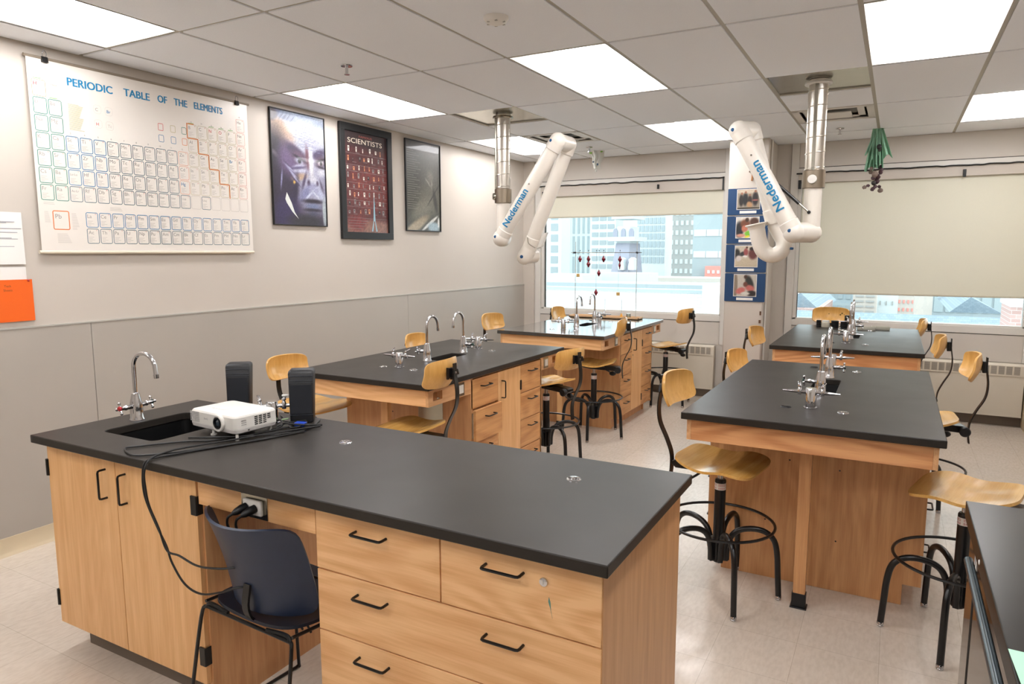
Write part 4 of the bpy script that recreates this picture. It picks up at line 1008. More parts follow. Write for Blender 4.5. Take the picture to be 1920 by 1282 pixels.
    mb.build('lettering', BLUETXT, ar, sharp=0)
    bt = MB()
    bt.lathe([(0, 0), (.007, 0), (.006, .003), (0, .004)], A+d*(s0+ln+.05)+n0*(r-.001), n0, 10); bt.build('rivet', STEEL, ar)
    return t, r, A, B, C_, D, d2
t, r, A, B, C_, D, d2 = ext_arm('white jointed fume extraction arm hanging on the left, folded in an inverted V', 1.225, 5.215, 2.10, 1.225, (1.285, 0, 1.745), (1.788, 0, 2.480), (1.415, 5.33, 1.66), 5.075, 5.28, (.115, .34), 'L')
c = MB(); c.sphere((1.372, 5.32, 1.590), r+.006, 22); c.tube([D, (1.395, 5.325, 1.625), (1.372, 5.32, 1.590)], [r+.002, r+.005, r+.005], 24); c.cyl((1.372, 5.32, 1.590), (1.40, 5.45, 1.60), r+.002, seg=24)
hn = c.build('nozzle_joint', ARMW, t, sharp=50)
MB().lathe([(.014, -.002), (.014, .004), (.010, .006), (0, .006)], (1.378, 5.32-r-.004, 1.592), (0, -1, 0), 16).build('elbow_cap', BLUEP, hn)
MB().tube(smooth([(1.43, 5.262, 1.75), (1.45, 5.25, 1.70), (1.50, 5.27, 1.665)], 5), .004, 8).build('support_wire', STEEL, t)
MB().prism([(0, 0), (.05, .02), (.10, .14), (.055, .12)], lambda u, v, w: Vector((1.475+u, w, 1.655+v)), 5.33, 5.37).build('damper_box', WHITEP, t, sharp=30, bevel=.004)
t, r, A, B, C_, D, d2 = ext_arm('white jointed fume extraction arm hanging on the right, its hood curled upward', 3.621, 5.20, 2.115, 3.62, (3.530, 0, 1.758), (3.150, 0, 2.445), (3.372, 5.30, 1.83), 5.06, 5.24, (.165, .37), 'R')
c = MB(); pts = smooth([D, (3.405, 5.30, 1.765), (3.440, 5.29, 1.700), (3.432, 5.28, 1.640), (3.375, 5.27, 1.605), (3.315, 5.26, 1.632), (3.283, 5.25, 1.70), (3.262, 5.24, 1.80)], 5)
c.tube(pts, .054, 26, caps=False); c.build('hood_hose', ARMW, t, sharp=50)
c = MB(); a_ = (pts[-1]-pts[-3]).normalized(); e = pts[-1]; c._lathe([(.050, 0), (.056, 0), (.060, .018), (.074, .028), (.076, .034), (.070, .036), (.055, .022), (.050, .004)], e-a_*.008, a_, 28, 0); c.build('hood_flange', ARMW, t, sharp=40)
c = MB(); c._lathe([(.0, 0), (.050, 0), (.050, .004), (0, .004)], e-a_*.02, a_, 24, 0); c.build('hood_interior', DARKG, t)
s_ = MB(); p, q = Vector((3.40, 5.13, 2.085)), Vector((3.545, 5.14, 1.950)); s_.tube([p, p+(q-p)*.0, q], .011, 12); g = s_.build('gas_spring', BLACKM, t)
MB().tube([q, q+(q-p).normalized()*.075], .0065, 10).build('spring_rod', STEEL, g)
MB().sphere(q+(q-p).normalized()*.085, .012, 10).build('ball_joint', BLACKP, g)
MB().tube([(3.475, 5.27, 1.655), (3.505, 5.255, 1.652)], .009, 12).build('hood_knob', BLUEP, t)

# ================================================================== GLOSSY BLACK CABINET, LOWER RIGHT
t = thing('black_cabinet', 'glossy black cabinet at the lower right corner, its top shining', 'cabinet', (4.80, 1.2, 0))
MB().box(4.372, XR-.002, -.8, 2.352, .03, .872).build('body', GLOSSB, t, sharp=30, bevel=.002)
MB().box(4.356, XR-.002, -.8, 2.372, .872, .92).build('top', mat('black_gloss_top', (26, 23, 18), .28, spec=.18, noise=.2, nscale=8), t, sharp=30, bevel=.003)
MB().tube([(4.352, 2.15, .828), (4.352, -.5, .828)], .011, 12).build('pull_bar', mat('bar_grey', (74, 84, 88), .25, .6), t)
b = MB()
for y in (2.18, 1.2, .2): b.box(4.3695, 4.372, y-.0015, y+.0015, .05, .86)
b.build('door_gap', DARKG, t, sharp=0)
MB().box(4.3705, 4.3722, 2.155, 2.20, .80, .856).build('label_sticker', PAPER, t, sharp=0)
MB().box(4.3705, 4.3722, 2.02, 2.05, .30, .40).build('label_sticker', mat('label_violet', (120, 96, 150), .5), t, sharp=0)
MB().sphere((4.356, 1.98, .893), .006, 10, 0, (.3, 1.6, 1)).build('chip', WHITEP, t)
def sheetpaper(label, cx, cy, a, z, w_=.108, h_=.14):
    b = MB(); c, s_ = math.cos(a), math.sin(a)
    b.sheet(lambda u, v: (cx+c*u*w_-s_*v*h_, cy+s_*u*w_+c*v*h_, z+.004*max(0, -v)**2+.0015*math.sin(3*u)), 8, 10, .0006); o = thing('paper_sheet', label, 'paper', (cx, cy, z), 'mint green paper sheets')
    b.build('sheet', MINT, o)
    b = MB()
    for k in range(9):
        v0 = .8-k*.17; u0 = -.8; u1 = .2+.5*((k*37) % 7)/7
        P = lambda u, v: (cx+c*u*w_-s_*v*h_, cy+s_*u*w_+c*v*h_, z+.0012+.004*max(0, -v)**2+.0015*math.sin(3*u))
        b.add([P(u0, v0), P(u1, v0), P(u1, v0-.03), P(u0, v0-.03)], [(0, 1, 2, 3)])
    b.build('writing', mat('faint_ink', (130, 180, 150), .6), o, sharp=0)
sheetpaper('mint green sheet of paper, lower one on the glossy black cabinet', 4.470, 1.372, .04, .923)
sheetpaper('mint green sheet of paper, overlapping at the right edge of the glossy black cabinet', 4.497, 1.425, -.06, .928)

# ================================================================== LEFT WALL: CHART, POSTERS, PAPERS
def wallp(x): return lambda u, v, w=0.0: Vector((x+w, u, v))     # u runs along +y, v up
t = thing('periodic_table_chart', 'large white periodic table of the elements wall chart hanging on the left wall', 'wall chart', (.02, 2.92, 1.63))
YA, YZ, ZB, ZTT = 2.192, 3.634, 1.632, 2.672
MB().sheet(lambda u, v: (.0262+.0006*math.sin(5*u+2*v), YA+(YZ-YA)*(u+1)/2, ZB+(ZTT-ZB)*(v+1)/2), 30, 12, .0008).build('sheet', mat('chart_paper', (228, 222, 214), .32, noise=.02, nscale=8), t)
MB().cyl((.024, YA-.01, ZTT), (.024, YZ+.02, ZTT), .008, seg=12).build('top_rail', mat('rail_taupe', (140, 128, 112), .4), t)
MB().cyl((.022, YA-.012, ZB), (.022, YZ+.006, ZB), .010, seg=12).build('bottom_rail', mat('rail_cream', (222, 212, 192), .5), t)
TEAL = mat('ink_green', (10, 128, 110), .5); BLU = mat('ink_blue', (14, 120, 170), .5); STL = mat('ink_steel', (76, 110, 122), .5); ORA = mat('ink_orange', (226, 126, 64), .5)
OLI = mat('ink_olive', (186, 176, 130), .5); PNK = mat('ink_pink', (222, 150, 140), .5); GRY = mat('ink_grey', (150, 146, 142), .5); RED = mat('ink_red', (206, 64, 72), .5); GRN = mat('ink_bright_green', (110, 190, 90), .5); FAINT = mat('ink_faint', (196, 190, 184), .5)
IM = [TEAL, BLU, STL, ORA, OLI, PNK, GRY, RED, GRN, FAINT]; IX = {m: i for i, m in enumerate(IM)}
xw = .0274
def frame(mb, y0, y1, z0, z1, th, m, r=.010):
    o = rrect(y0, y1, z0, z1, r, 3); i_ = rrect(y0+th, y1-th, z0+th, z1-th, max(r-th, .001), 3); n = len(o)
    mb.add([(xw, a, b_) for a, b_ in o]+[(xw, a, b_) for a, b_ in i_], [(k, (k+1) % n, n+(k+1) % n, n+k) for k in range(n)], IX[m])
def wtext(mb, s, y, z, h, m, width=None, bold=.0, x=None):
    add_text(mb, s, lambda u, v: Vector(((x or xw)+.0002, y+u, z+v)), width=width, height=h, m=IX[m] if m in IX else 0, bold=bold)
cw, chh, pz = .0778, .0922, .0922
y_0, z_0 = 2.207, 2.557
rows = {0: {0: 'H', 17: 'He'}, 1: dict(zip([0, 1, 12, 13, 14, 15, 16, 17], 'Li Be B C N O F Ne'.split())), 2: dict(zip([0, 1, 12, 13, 14, 15, 16, 17], 'Na Mg Al Si P S Cl Ar'.split())),
        3: dict(enumerate('K Ca Sc Ti V Cr Mn Fe Co Ni Cu Zn Ga Ge As Se Br Kr'.split())), 4: dict(enumerate('Rb Sr Y Zr Nb Mo Tc Ru Rh Pd Ag Cd In Sn Sb Te I Xe'.split())),
        5: dict(enumerate('Cs Ba La-Lu Hf Ta W Re Os Ir Pt Au Hg Tl Pb Bi Po At Rn'.split())), 6: dict(enumerate('Fr Ra Ac-Lr Rf Db Sg Bh Hs Mt Uun Uuu Uub'.split()))}
rows[6][13] = 'Uuq'
for k in (12, 14, 15, 16, 17): rows[6][k] = ''
cells = MB(); sym = MB(); fine = MB()
def cell(y, z, s, m, th=.0035, tm=GRY, h=.021):
    frame(cells, y+.003, y+cw-.004, z-chh+.004, z-.002, th, m)
    if s:
        ht = h if len(s) < 3 else .013
        wtext(sym, s, y+.012, z-.034, ht, tm)
        wtext(fine, '%d' % random.randint(1, 99), y+cw-.022, z-.014, .006, RED)
        for k in range(4): a = y+.012; l = (.030, .022, .036, .018)[k]; fine.add([(xw, a, z-.050-k*.008), (xw, a+l, z-.050-k*.008), (xw, a+l, z-.0525-k*.008), (xw, a, z-.0525-k*.008)], [(0, 1, 2, 3)], IX[FAINT])
for r_, d in rows.items():
    for c_, s in d.items():
        m = TEAL if c_ < 2 else (BLU if c_ < 5 else STL)
        if r_ == 0: m = ORA if c_ == 0 else PNK
        if c_ >= 11: m = OLI
        if c_ == 17: m = PNK
        if c_ in (11, 12) and 3 <= r_ <= 5: m = mat('ink_gold', (222, 178, 110), .5) if False else ORA if c_ == 11 else OLI
        if r_ == 6 and c_ > 1: m = STL if s else FAINT
        th = .0035 if m in (TEAL, BLU, STL) else .002
        tm = GRY
        if s in ('Br', 'Hg'): tm = BLU
        if s in ('H', 'N', 'O', 'F', 'Cl'): tm = RED if s in ('H', 'N', 'O') else GRY
        cell(y_0+c_*cw, z_0-r_*pz+.0, s, m, th, tm)
for r_, ss in enumerate(('La Ce Pr Nd Pm Sm Eu Gd Tb Dy Ho Er Tm Yb Lu', 'Ac Th Pa U Np Pu Am Cm Bk Cf Es Fm Md No Lr')):
    for k, s in enumerate(ss.split()): cell(y_0+(3+k)*cw, 1.862-r_*.0925, s, BLU if r_ == 0 else STL, .0035)
frame(cells, 2.262, 2.352, 1.756, 1.862, .005, ORA); wtext(sym, 'Pb', 2.276, 1.818, .026, GRY)
for k, (yy, zz, m) in enumerate(((2.935, 2.435, RED), (3.02, 2.435, OLI), (3.10, 2.435, TEAL), (2.935, 2.365, BLU), (3.02, 2.365, BLU), (3.10, 2.365, ORA))): frame(cells, yy, yy+.036, zz-.044, zz, .003, m, .006)
for k, (yy, zz, s, m) in enumerate(((2.545, 2.442, 'C', GRY), (2.612, 2.440, 'Br', BLU), (2.545, 2.360, 'H', RED), (2.612, 2.358, 'Tc', FAINT))):
    wtext(sym, s, yy, zz, .018, m); frame(cells, yy-.010, yy+.034, zz-.014, zz+.034, .001, FAINT, .014)
# heavy stair-step line
st = [(12, 1), (12, 2), (13, 2), (13, 3), (14, 3), (14, 4), (15, 4), (15, 5), (16, 5), (16, 6)]
pp = [(y_0+a*cw, z_0-b_*pz) for a, b_ in st]; pp = [(pp[0][0]+.05, pp[0][1])]+pp
for (a, b_), (c_, d_) in zip(pp, pp[1:]):
    h_ = .0028; cells.add([(xw+.0002, min(a, c_)-h_, min(b_, d_)-h_), (xw+.0002, max(a, c_)+h_, min(b_, d_)-h_), (xw+.0002, max(a, c_)+h_, max(b_, d_)+h_), (xw+.0002, min(a, c_)-h_, max(b_, d_)+h_)], [(0, 1, 2, 3)], IX[ORA])
for k in range(18):
    zz = z_0+.008 if k in (0, 17) else (z_0-pz+.008 if k == 1 or k > 11 else z_0-3*pz+.008)
    wtext(fine, str(k+1), y_0+k*cw+.028, zz, .010, GRY)
    if k in (0, 1, 12, 14, 15, 16):
        a = y_0+k*cw+.012; fine.add([(xw, a, zz-.006), (xw, a+.04, zz-.004), (xw, a+.04, zz-.001), (xw, a, zz-.003)], [(0, 1, 2, 3)], IX[GRN])
wtext(fine, 'Steel?', 2.26, 2.612, .014, PNK); wtext(fine, 'Heat', 2.31, 2.535, .012, PNK)
for k in range(22):   # block of fine print
    l = .085*(.7+.3*((k*29) % 10)/10); a = 2.392; z = 2.455-k*.0066; fine.add([(xw, a, z), (xw, a+l, z), (xw, a+l, z-.0022), (xw, a, z-.0022)], [(0, 1, 2, 3)], IX[OLI])
for (a, z, n, l0) in ((2.22, 1.855, 8, .034), (2.365, 1.85, 12, .04), (2.28, 1.735, 7, .09), (2.22, 1.905, 2, .09), (2.59, 1.895, 3, .11)):
    for k in range(n): l = l0*(.6+.4*((k*31) % 10)/10); fine.add([(xw, a, z-k*.008), (xw, a+l, z-k*.008), (xw, a+l, z-.0024-k*.008), (xw, a, z-.0024-k*.008)], [(0, 1, 2, 3)], IX[FAINT])
cells.build('cell_outlines', IM, t, sharp=0); sym.build('element_symbols', IM, t, sharp=0); fine.build('fine_print', IM, t, sharp=0)
b = MB()
for wd, ya_, yb_ in (('PERIODIC', 2.398, 2.655), ('TABLE', 2.725, 2.890), ('OF', 2.945, 3.008), ('THE', 3.058, 3.152), ('ELEMENTS', 3.205, 3.424)):
    
    for q, o_ in enumerate((-.0016, 0, .0016)): wtext(b, wd, ya_+o_, 2.556+(ya_-2.4)*.016, .043, None, width=yb_-ya_, bold=.0, x=xw+q*.00012); wtext(b, wd, ya_+o_, 2.5545+(ya_-2.4)*.016, .045, None, width=yb_-ya_, bold=.0, x=xw+.0004+q*.00012)
b.build('title_lettering', BLUETXT, t, sharp=0)
for y, lb in ((2.285, 'black binder clip at the upper left of the periodic table chart'), (3.545, 'black binder clip at the upper right of the periodic table chart')):
    c = thing('binder_clip', lb, 'binder clip', (.03, y, 2.655), 'binder clips on the chart rail')
    MB().prism([(0, 0), (.030, 0), (.024, .030), (.006, .030)], lambda u, v, w: Vector((.012+u, w, 2.662+v-.012)), y-.016, y+.016).build('body', BLACKM, c, sharp=30, bevel=.002)
    MB().tube(smooth([(.03, y-.009, 2.68), (.034, y-.010, 2.70), (.034, y, 2.712), (.034, y+.010, 2.70), (.03, y+.009, 2.68)], 4), .0016, 6).build('wire_lever', CHROME, c)

def painted(mb_name, fn, nu, nv, layers, base, parent, m=PRINT, noise=.0, seed=0, gain=1.0):
    """fine mesh with an ink colour per corner; fn(u,v) in 0..1 gives the point; layers are soft ellipses"""
    rnd = random.Random(seed); vs = []; cols = []
    for j in range(nv+1):
        for i in range(nu+1):
            u, v = i/nu, j/nv; vs.append(fn(u, v)); c = list(base)
            for (cx, cy, rx, ry, rot, col, hard) in layers:
                dx, dy = u-cx, v-cy; ca, sa = math.cos(rot), math.sin(rot); a, b_ = (dx*ca+dy*sa)/rx, (-dx*sa+dy*ca)/ry
                d = math.sqrt(a*a+b_*b_); s_ = 1/hard; k = max(0, min(1, (1+s_-d)/(2*s_))); k = k*k*(3-2*k)
                c = [c[q]*(1-k)+col[q]*k for q in range(3)]
            n = 1+rnd.uniform(-noise, noise); n *= gain; cols.append([max(0, min(255, q*n)) for q in c])
    fs = [(j*(nu+1)+i, j*(nu+1)+i+1, (j+1)*(nu+1)+i+1, (j+1)*(nu+1)+i) for j in range(nv) for i in range(nu)]
    o = MB().add(vs, fs).build(mb_name, m, parent, sharp=0); me = o.data
    ca = me.color_attributes.new('ink', 'FLOAT_COLOR', 'POINT')
    for k, c in enumerate(cols): ca.data[k].color = lin(c)
    return o
def framed(label, y0, y1, z0, z1, bw, depth, name='framed_poster'):
    t = thing(name, label, 'poster', (.02, (y0+y1)/2, z0), 'framed posters on the left wall')
    b = MB()
    for a in ((y0, y1, z0, z0+bw), (y0, y1, z1-bw, z1), (y0, y0+bw, z0+bw, z1-bw), (y1-bw, y1, z0+bw, z1-bw)): b.box(.004, depth, *a)
    b.build('frame', BLACKP, t, sharp=30, bevel=.002); MB().box(.004, .010, y0+.002, y1-.002, z0+.002, z1-.002).build('backing', DARKG, t, sharp=0)
    return t
# poster 1: close-up painted portrait
y0, y1, z0, z1 = 3.848, 4.414, 1.838, 2.700
t = framed('framed painted close-up portrait of an old man in blue and violet tones, leftmost poster', y0, y1, z0, z1, .008, .022)
P1 = [(.75, .80, .60, .32, 0, (198, 204, 212), 2.0), (.12, .84, .30, .10, -.25, (190, 158, 132), 2.5), (.30, .955, .22, .040, -.10, (84, 96, 132), 3), (.66, .965, .42, .045, -.05, (150, 166, 190), 2), (.02, .95, .10, .05, 0, (62, 44, 50), 3), (.66, .84, .34, .07, -.1, (224, 226, 226), 1.6),
      (.30, .72, .16, .07, -.4, (186, 160, 146), 1.8), (.74, .45, .34, .36, 0, (168, 168, 188), 1.6), (.06, .50, .24, .34, .1, (46, 40, 52), 2), (.22, .34, .20, .30, .2, (54, 46, 66), 2), (.30, .58, .18, .13, -.2, (104, 86, 122), 1.6),
      (.44, .655, .19, .050, -.30, (62, 52, 82), 1.8), (.52, .60, .17, .060, -.25, (96, 74, 96), 1.6), (.88, .665, .14, .040, .22, (80, 70, 100), 1.8), (.92, .60, .11, .050, .1, (84, 66, 84), 1.6), (.66, .62, .035, .10, .12, (110, 72, 84), 1.6), (.73, .58, .040, .15, .05, (218, 218, 222), 1.5),
      (.50, .575, .085, .024, -.18, (160, 160, 182), 2.2), (.505, .578, .032, .021, 0, (24, 22, 34), 2.6), (.50, .606, .11, .012, -.22, (34, 26, 44), 1.8), (.50, .535, .11, .014, .12, (178, 176, 200), 1.5), (.47, .515, .13, .012, .10, (92, 84, 118), 1.6), (.49, .49, .13, .014, .06, (190, 190, 212), 1.5),
      (.925, .585, .060, .022, .1, (172, 160, 168), 2.2), (.93, .585, .026, .020, 0, (30, 24, 30), 2.6), (.92, .612, .09, .010, .18, (40, 30, 42), 1.8), (.93, .545, .08, .012, -.1, (60, 52, 66), 1.5), (.94, .50, .08, .03, 0, (206, 206, 216), 1.5),
      (.50, .435, .14, .030, .12, (190, 162, 140), 1.8), (.76, .40, .070, .055, 0, (206, 204, 214), 1.6), (.67, .385, .028, .030, .5, (70, 54, 78), 1.8), (.84, .39, .022, .024, -.5, (80, 66, 90), 1.8), (.77, .365, .05, .014, 0, (84, 70, 98), 1.7), (.58, .40, .022, .09, -.55, (84, 74, 100), 1.6), (.93, .36, .020, .08, .5, (96, 88, 110), 1.6),  # tan cheek patch is a light reflection put into the print's colour
      (.62, .300, .16, .050, .42, (132, 134, 172), 1.4), (.88, .295, .14, .050, -.42, (182, 186, 212), 1.4), (.76, .315, .09, .045, 0, (160, 162, 192), 1.4), (.66, .27, .10, .012, .5, (196, 200, 222), 1.4), (.82, .275, .09, .010, -.5, (206, 210, 226), 1.4), (.74, .222, .20, .020, 0, (42, 36, 50), 1.7), (.74, .175, .14, .026, 0, (118, 128, 162), 1.5), (.73, .140, .17, .016, 0, (50, 44, 60), 1.6), (.74, .105, .10, .022, 0, (92, 96, 122), 1.5),
      (.40, .30, .05, .16, -.35, (50, 44, 66), 1.6), (.24, .08, .24, .16, 0, (60, 52, 92), 1.8), (.60, .03, .34, .07, 0, (52, 50, 60), 1.8), (.16, .40, .012, .08, -.2, (150, 150, 190), 1.5), (.05, .62, .06, .02, -.4, (96, 90, 104), 1.4), (.97, .12, .04, .14, .05, (186, 198, 202), 2.2), (.395, .385, .022, .016, .3, (222, 178, 84), 1.8)]
for k in range(9): P1.append((.64+.02*math.sin(k), .705+k*.023, .26-.012*k, .0032, -.10+.05*math.sin(k*2.3), (146, 152, 176), 1.2))
for k in range(7): P1.append((.30+.02*k, .52-.020*k+.01*math.sin(k*3), .09, .008, -.45+.1*math.sin(k), (176, 176, 206) if k % 2 else (70, 60, 92), 1.2))
for k in range(9): P1.append((.12+.035*k, .955-.006*(k % 3), .045, .004, .6, (150, 160, 190) if k % 2 else (60, 70, 104), 1.2))
painted('portrait_print', lambda u, v: (.0135, y0+.008+(y1-y0-.016)*u, z0+.008+(z1-z0-.016)*v), 84, 128, P1, (70, 58, 82), t, PRINTG, .10, 3, .86)
MB().prism([(.25, .29), (.33, .20), (.38, .12), (.45, .06), (.34, .12), (.24, .20), (.22, .23)], lambda u, v, w: Vector((w, y0+(y1-y0)*u, z0+(z1-z0)*v)), .0137, .0140).build('collar_shape', mat('print_white', (206, 210, 206), .3, coat=.6), t, sharp=0)
# poster 2: rows of small portraits
y0, y1, z0, z1 = 4.582, 5.262, 1.745, 2.712
t = framed('framed dark red poster of famous scientists with rows of tiny portraits, middle poster', y0, y1, z0, z1, .060, .030)
ya_, yb_, za_, zb_ = y0+.06, y1-.06, z0+.06, z1-.06
P2 = [(.5, .95, .7, .12, 0, (40, 26, 28), 2), (.65, .45, .5, .25, 0, (104, 44, 42), 2), (.5, .05, .8, .08, 0, (132, 96, 84), 2.5), (.25, .10, .2, .08, 0, (112, 46, 46), 2), (.30, .75, .5, .10, 0, (70, 32, 34), 2)]
painted('poster_print', lambda u, v: (.0135, ya_+(yb_-ya_)*u, za_+(zb_-za_)*v), 40, 60, P2, (80, 36, 38), t, PRINTG, .14, 5)
PM = [mat('print_cream', (214, 208, 196), .4), mat('print_tan', (196, 130, 92), .4), mat('print_grey', (128, 122, 120), .4), mat('print_dark', (38, 30, 32), .4), mat('print_ice', (142, 178, 190), .4)]
b = MB(); rnd = random.Random(11); xq = .0140
for r_ in range(8):
    zr = za_+(zb_-za_)*(.800-r_*.088); n = 8 if r_ else 6; base = zr-.012-.02*(r_ % 2)
    b.add([(xq, ya_+.01, base+.001), (xq, yb_-.01, base-.004), (xq, yb_-.01, base-.006), (xq, ya_+.01, base-.001)], [(0, 1, 2, 3)], 2)
    for c_ in range(n):
        yc = ya_+.02+(yb_-ya_-.04)*(c_+rnd.uniform(.1, .5))/n; w_, h_ = rnd.uniform(.010, .026), rnd.uniform(.026, .046); m = rnd.choice([0, 2, 2, 0, 1, 3])
        zz = zr+rnd.uniform(-.006, .010); b.add([(xq+.0002, yc, zz), (xq+.0002, yc+w_, zz), (xq+.0002, yc+w_, zz+h_), (xq+.0002, yc, zz+h_)], [(0, 1, 2, 3)], m)
        b.add([(xq+.0004, yc+w_*.3, zz+h_*.45), (xq+.0004, yc+w_*.7, zz+h_*.45), (xq+.0004, yc+w_*.7, zz+h_*.85), (xq+.0004, yc+w_*.3, zz+h_*.85)], [(0, 1, 2, 3)], 3 if m != 3 else 2)
        if c_ % 2: b.add([(xq+.0002, yc, zz-.010), (xq+.0002, yc+.05, zz-.010), (xq+.0002, yc+.05, zz-.007), (xq+.0002, yc, zz-.007)], [(0, 1, 2, 3)], 2)
for k in range(4):
    zz = za_+.03+k*.022; b.add([(xq, ya_+.03, zz), (xq, ya_+.20+.03*k, zz), (xq, ya_+.20+.03*k, zz+.003), (xq, ya_+.03, zz+.003)], [(0, 1, 2, 3)], 2)
yt = ya_+(yb_-ya_)*.66     # lattice spire
b.add([(xq+.0006, yt-.040, za_+.01), (xq+.0006, yt-.020, za_+.01), (xq+.0006, yt-.006, za_+.10), (xq+.0006, yt-.002, za_+.30), (xq+.0006, yt+.002, za_+.30), (xq+.0006, yt+.006, za_+.10), (xq+.0006, yt+.020, za_+.01), (xq+.0006, yt+.040, za_+.01), (xq+.0006, yt+.014, za_+.10), (xq+.0006, yt+.001, za_+.34), (xq+.0006, yt-.001, za_+.34), (xq+.0006, yt-.014, za_+.10)], [(0, 1, 2, 11), (2, 3, 10, 11), (3, 4, 9, 10), (4, 5, 8, 9), (5, 6, 7, 8), (2, 5, 4, 3)], 4)
b.build('tiny_portraits', PM, t, sharp=0)
b = MB(); add_text(b, 'SCIENTISTS', lambda u, v: Vector((.0146, ya_+.045+u, zb_-.095+v)), width=.45, height=.042); b.build('title_lettering', mat('title_cream', (208, 198, 180), .4), t, sharp=0)
b = MB(); add_text(b, 'FAMOUS', lambda u, v: Vector((.0146, ya_+.19+u, zb_-.042+v)), width=.17, height=.018); b.build('title_lettering', mat('title_red', (150, 78, 66), .4), t, sharp=0)
# poster 3: monochrome seated figure
y0, y1, z0, z1 = 5.475, 6.055, 1.835, 2.700
t = framed('framed dark grey poster with a faint seated figure and lines of text, rightmost poster', y0, y1, z0, z1, .010, .022)
P3 = [(.5, .97, .8, .10, 0, (66, 60, 50), 2), (.70, .60, .25, .16, 0, (92, 90, 84), 1.6), (.70, .62, .09, .07, 0, (116, 112, 104), 2), (.66, .545, .12, .010, -.5, (170, 168, 158), 3), (.75, .53, .02, .05, 0, (150, 148, 140), 2),
      (.65, .35, .35, .18, 0, (104, 102, 92), 1.8), (.45, .25, .30, .10, .3, (120, 118, 106), 2), (.85, .35, .05, .14, .4, (60, 60, 56), 2.5), (.80, .42, .22, .010, .6, (54, 54, 52), 2), (.25, .04, .4, .06, .3, (160, 146, 122), 2.5), (.68, .085, .26, .020, .35, (206, 206, 200), 4), (.80, .04, .18, .06, 0, (150, 170, 180), 3), (.95, .10, .03, .06, 0, (210, 210, 204), 3)]
painted('poster_print', lambda u, v: (.0135, y0+.010+(y1-y0-.02)*u, z0+.010+(z1-z0-.02)*v), 50, 76, P3, (70, 70, 62), t, PRINTG, .08, 9)
b = MB()
for k in range(27):
    zz = z1-.10-k*.021; l = .10+.13*((k*37) % 11)/11; b.add([(.0142, y0+.03, zz), (.0142, y0+.03+l, zz), (.0142, y0+.03+l, zz-.005), (.0142, y0+.03, zz-.005)], [(0, 1, 2, 3)])
b.build('printed_lines', mat('print_midgrey', (126, 124, 116), .4), t, sharp=0)
# papers and orange folder at the left edge
o = thing('paper_notice', 'white typed notice taped to the wall left of the periodic table chart', 'notice', (.006, 2.03, 1.565))
MB().sheet(lambda u, v: (.006+.002*(1-v), 2.015+.098*u, 1.705+.138*v), 8, 8, .0006).build('sheet', PAPER, o)
b = MB()
for k, (zz, l) in enumerate(((1.79, .09), (1.785, .05), (1.755, .12), (1.735, .10), (1.705, .07), (1.70, .10), (1.66, .08), (1.645, .10), (1.615, .06))): b.box(.0088, .0090, 1.985, 1.985+l, zz, zz+.003)
b.build('typed_lines', mat('typed_grey', (150, 150, 158), .6), o, sharp=0)
o = thing('paper_sheet', 'white sheets sticking out above the orange folder', 'paper', (.006, 2.05, 1.48))
MB().box(.004, .005, 1.93, 2.113, 1.45, 1.553).build('sheet', PAPER, o, sharp=0); MB().box(.0055, .0065, 1.93, 2.04, 1.44, 1.535).build('sheet', PAPER, o, sharp=0)
o = thing('paper_folder', 'bright orange paper folder pinned low on the left wall', 'folder', (.01, 2.03, 1.262))
MB().sheet(lambda u, v: (.012, 2.03+.104*u, 1.374+.112*v), 4, 4, .004).build('pocket', mat('orange_card', (238, 100, 10), .6), o)
b = MB()
wt = lambda s, y, z: add_text(b, s, lambda u, v: Vector((.0146, y+u, z+v)), height=.012)
wt('Tech', 1.995, 1.447); wt('Sheets', 1.990, 1.425); b.build('handwriting', mat('pencil', (120, 70, 30), .7), o, sharp=0)
MB().sphere((.016, 2.115, 1.48), .006, 10).build('push_pin', REDP, o)

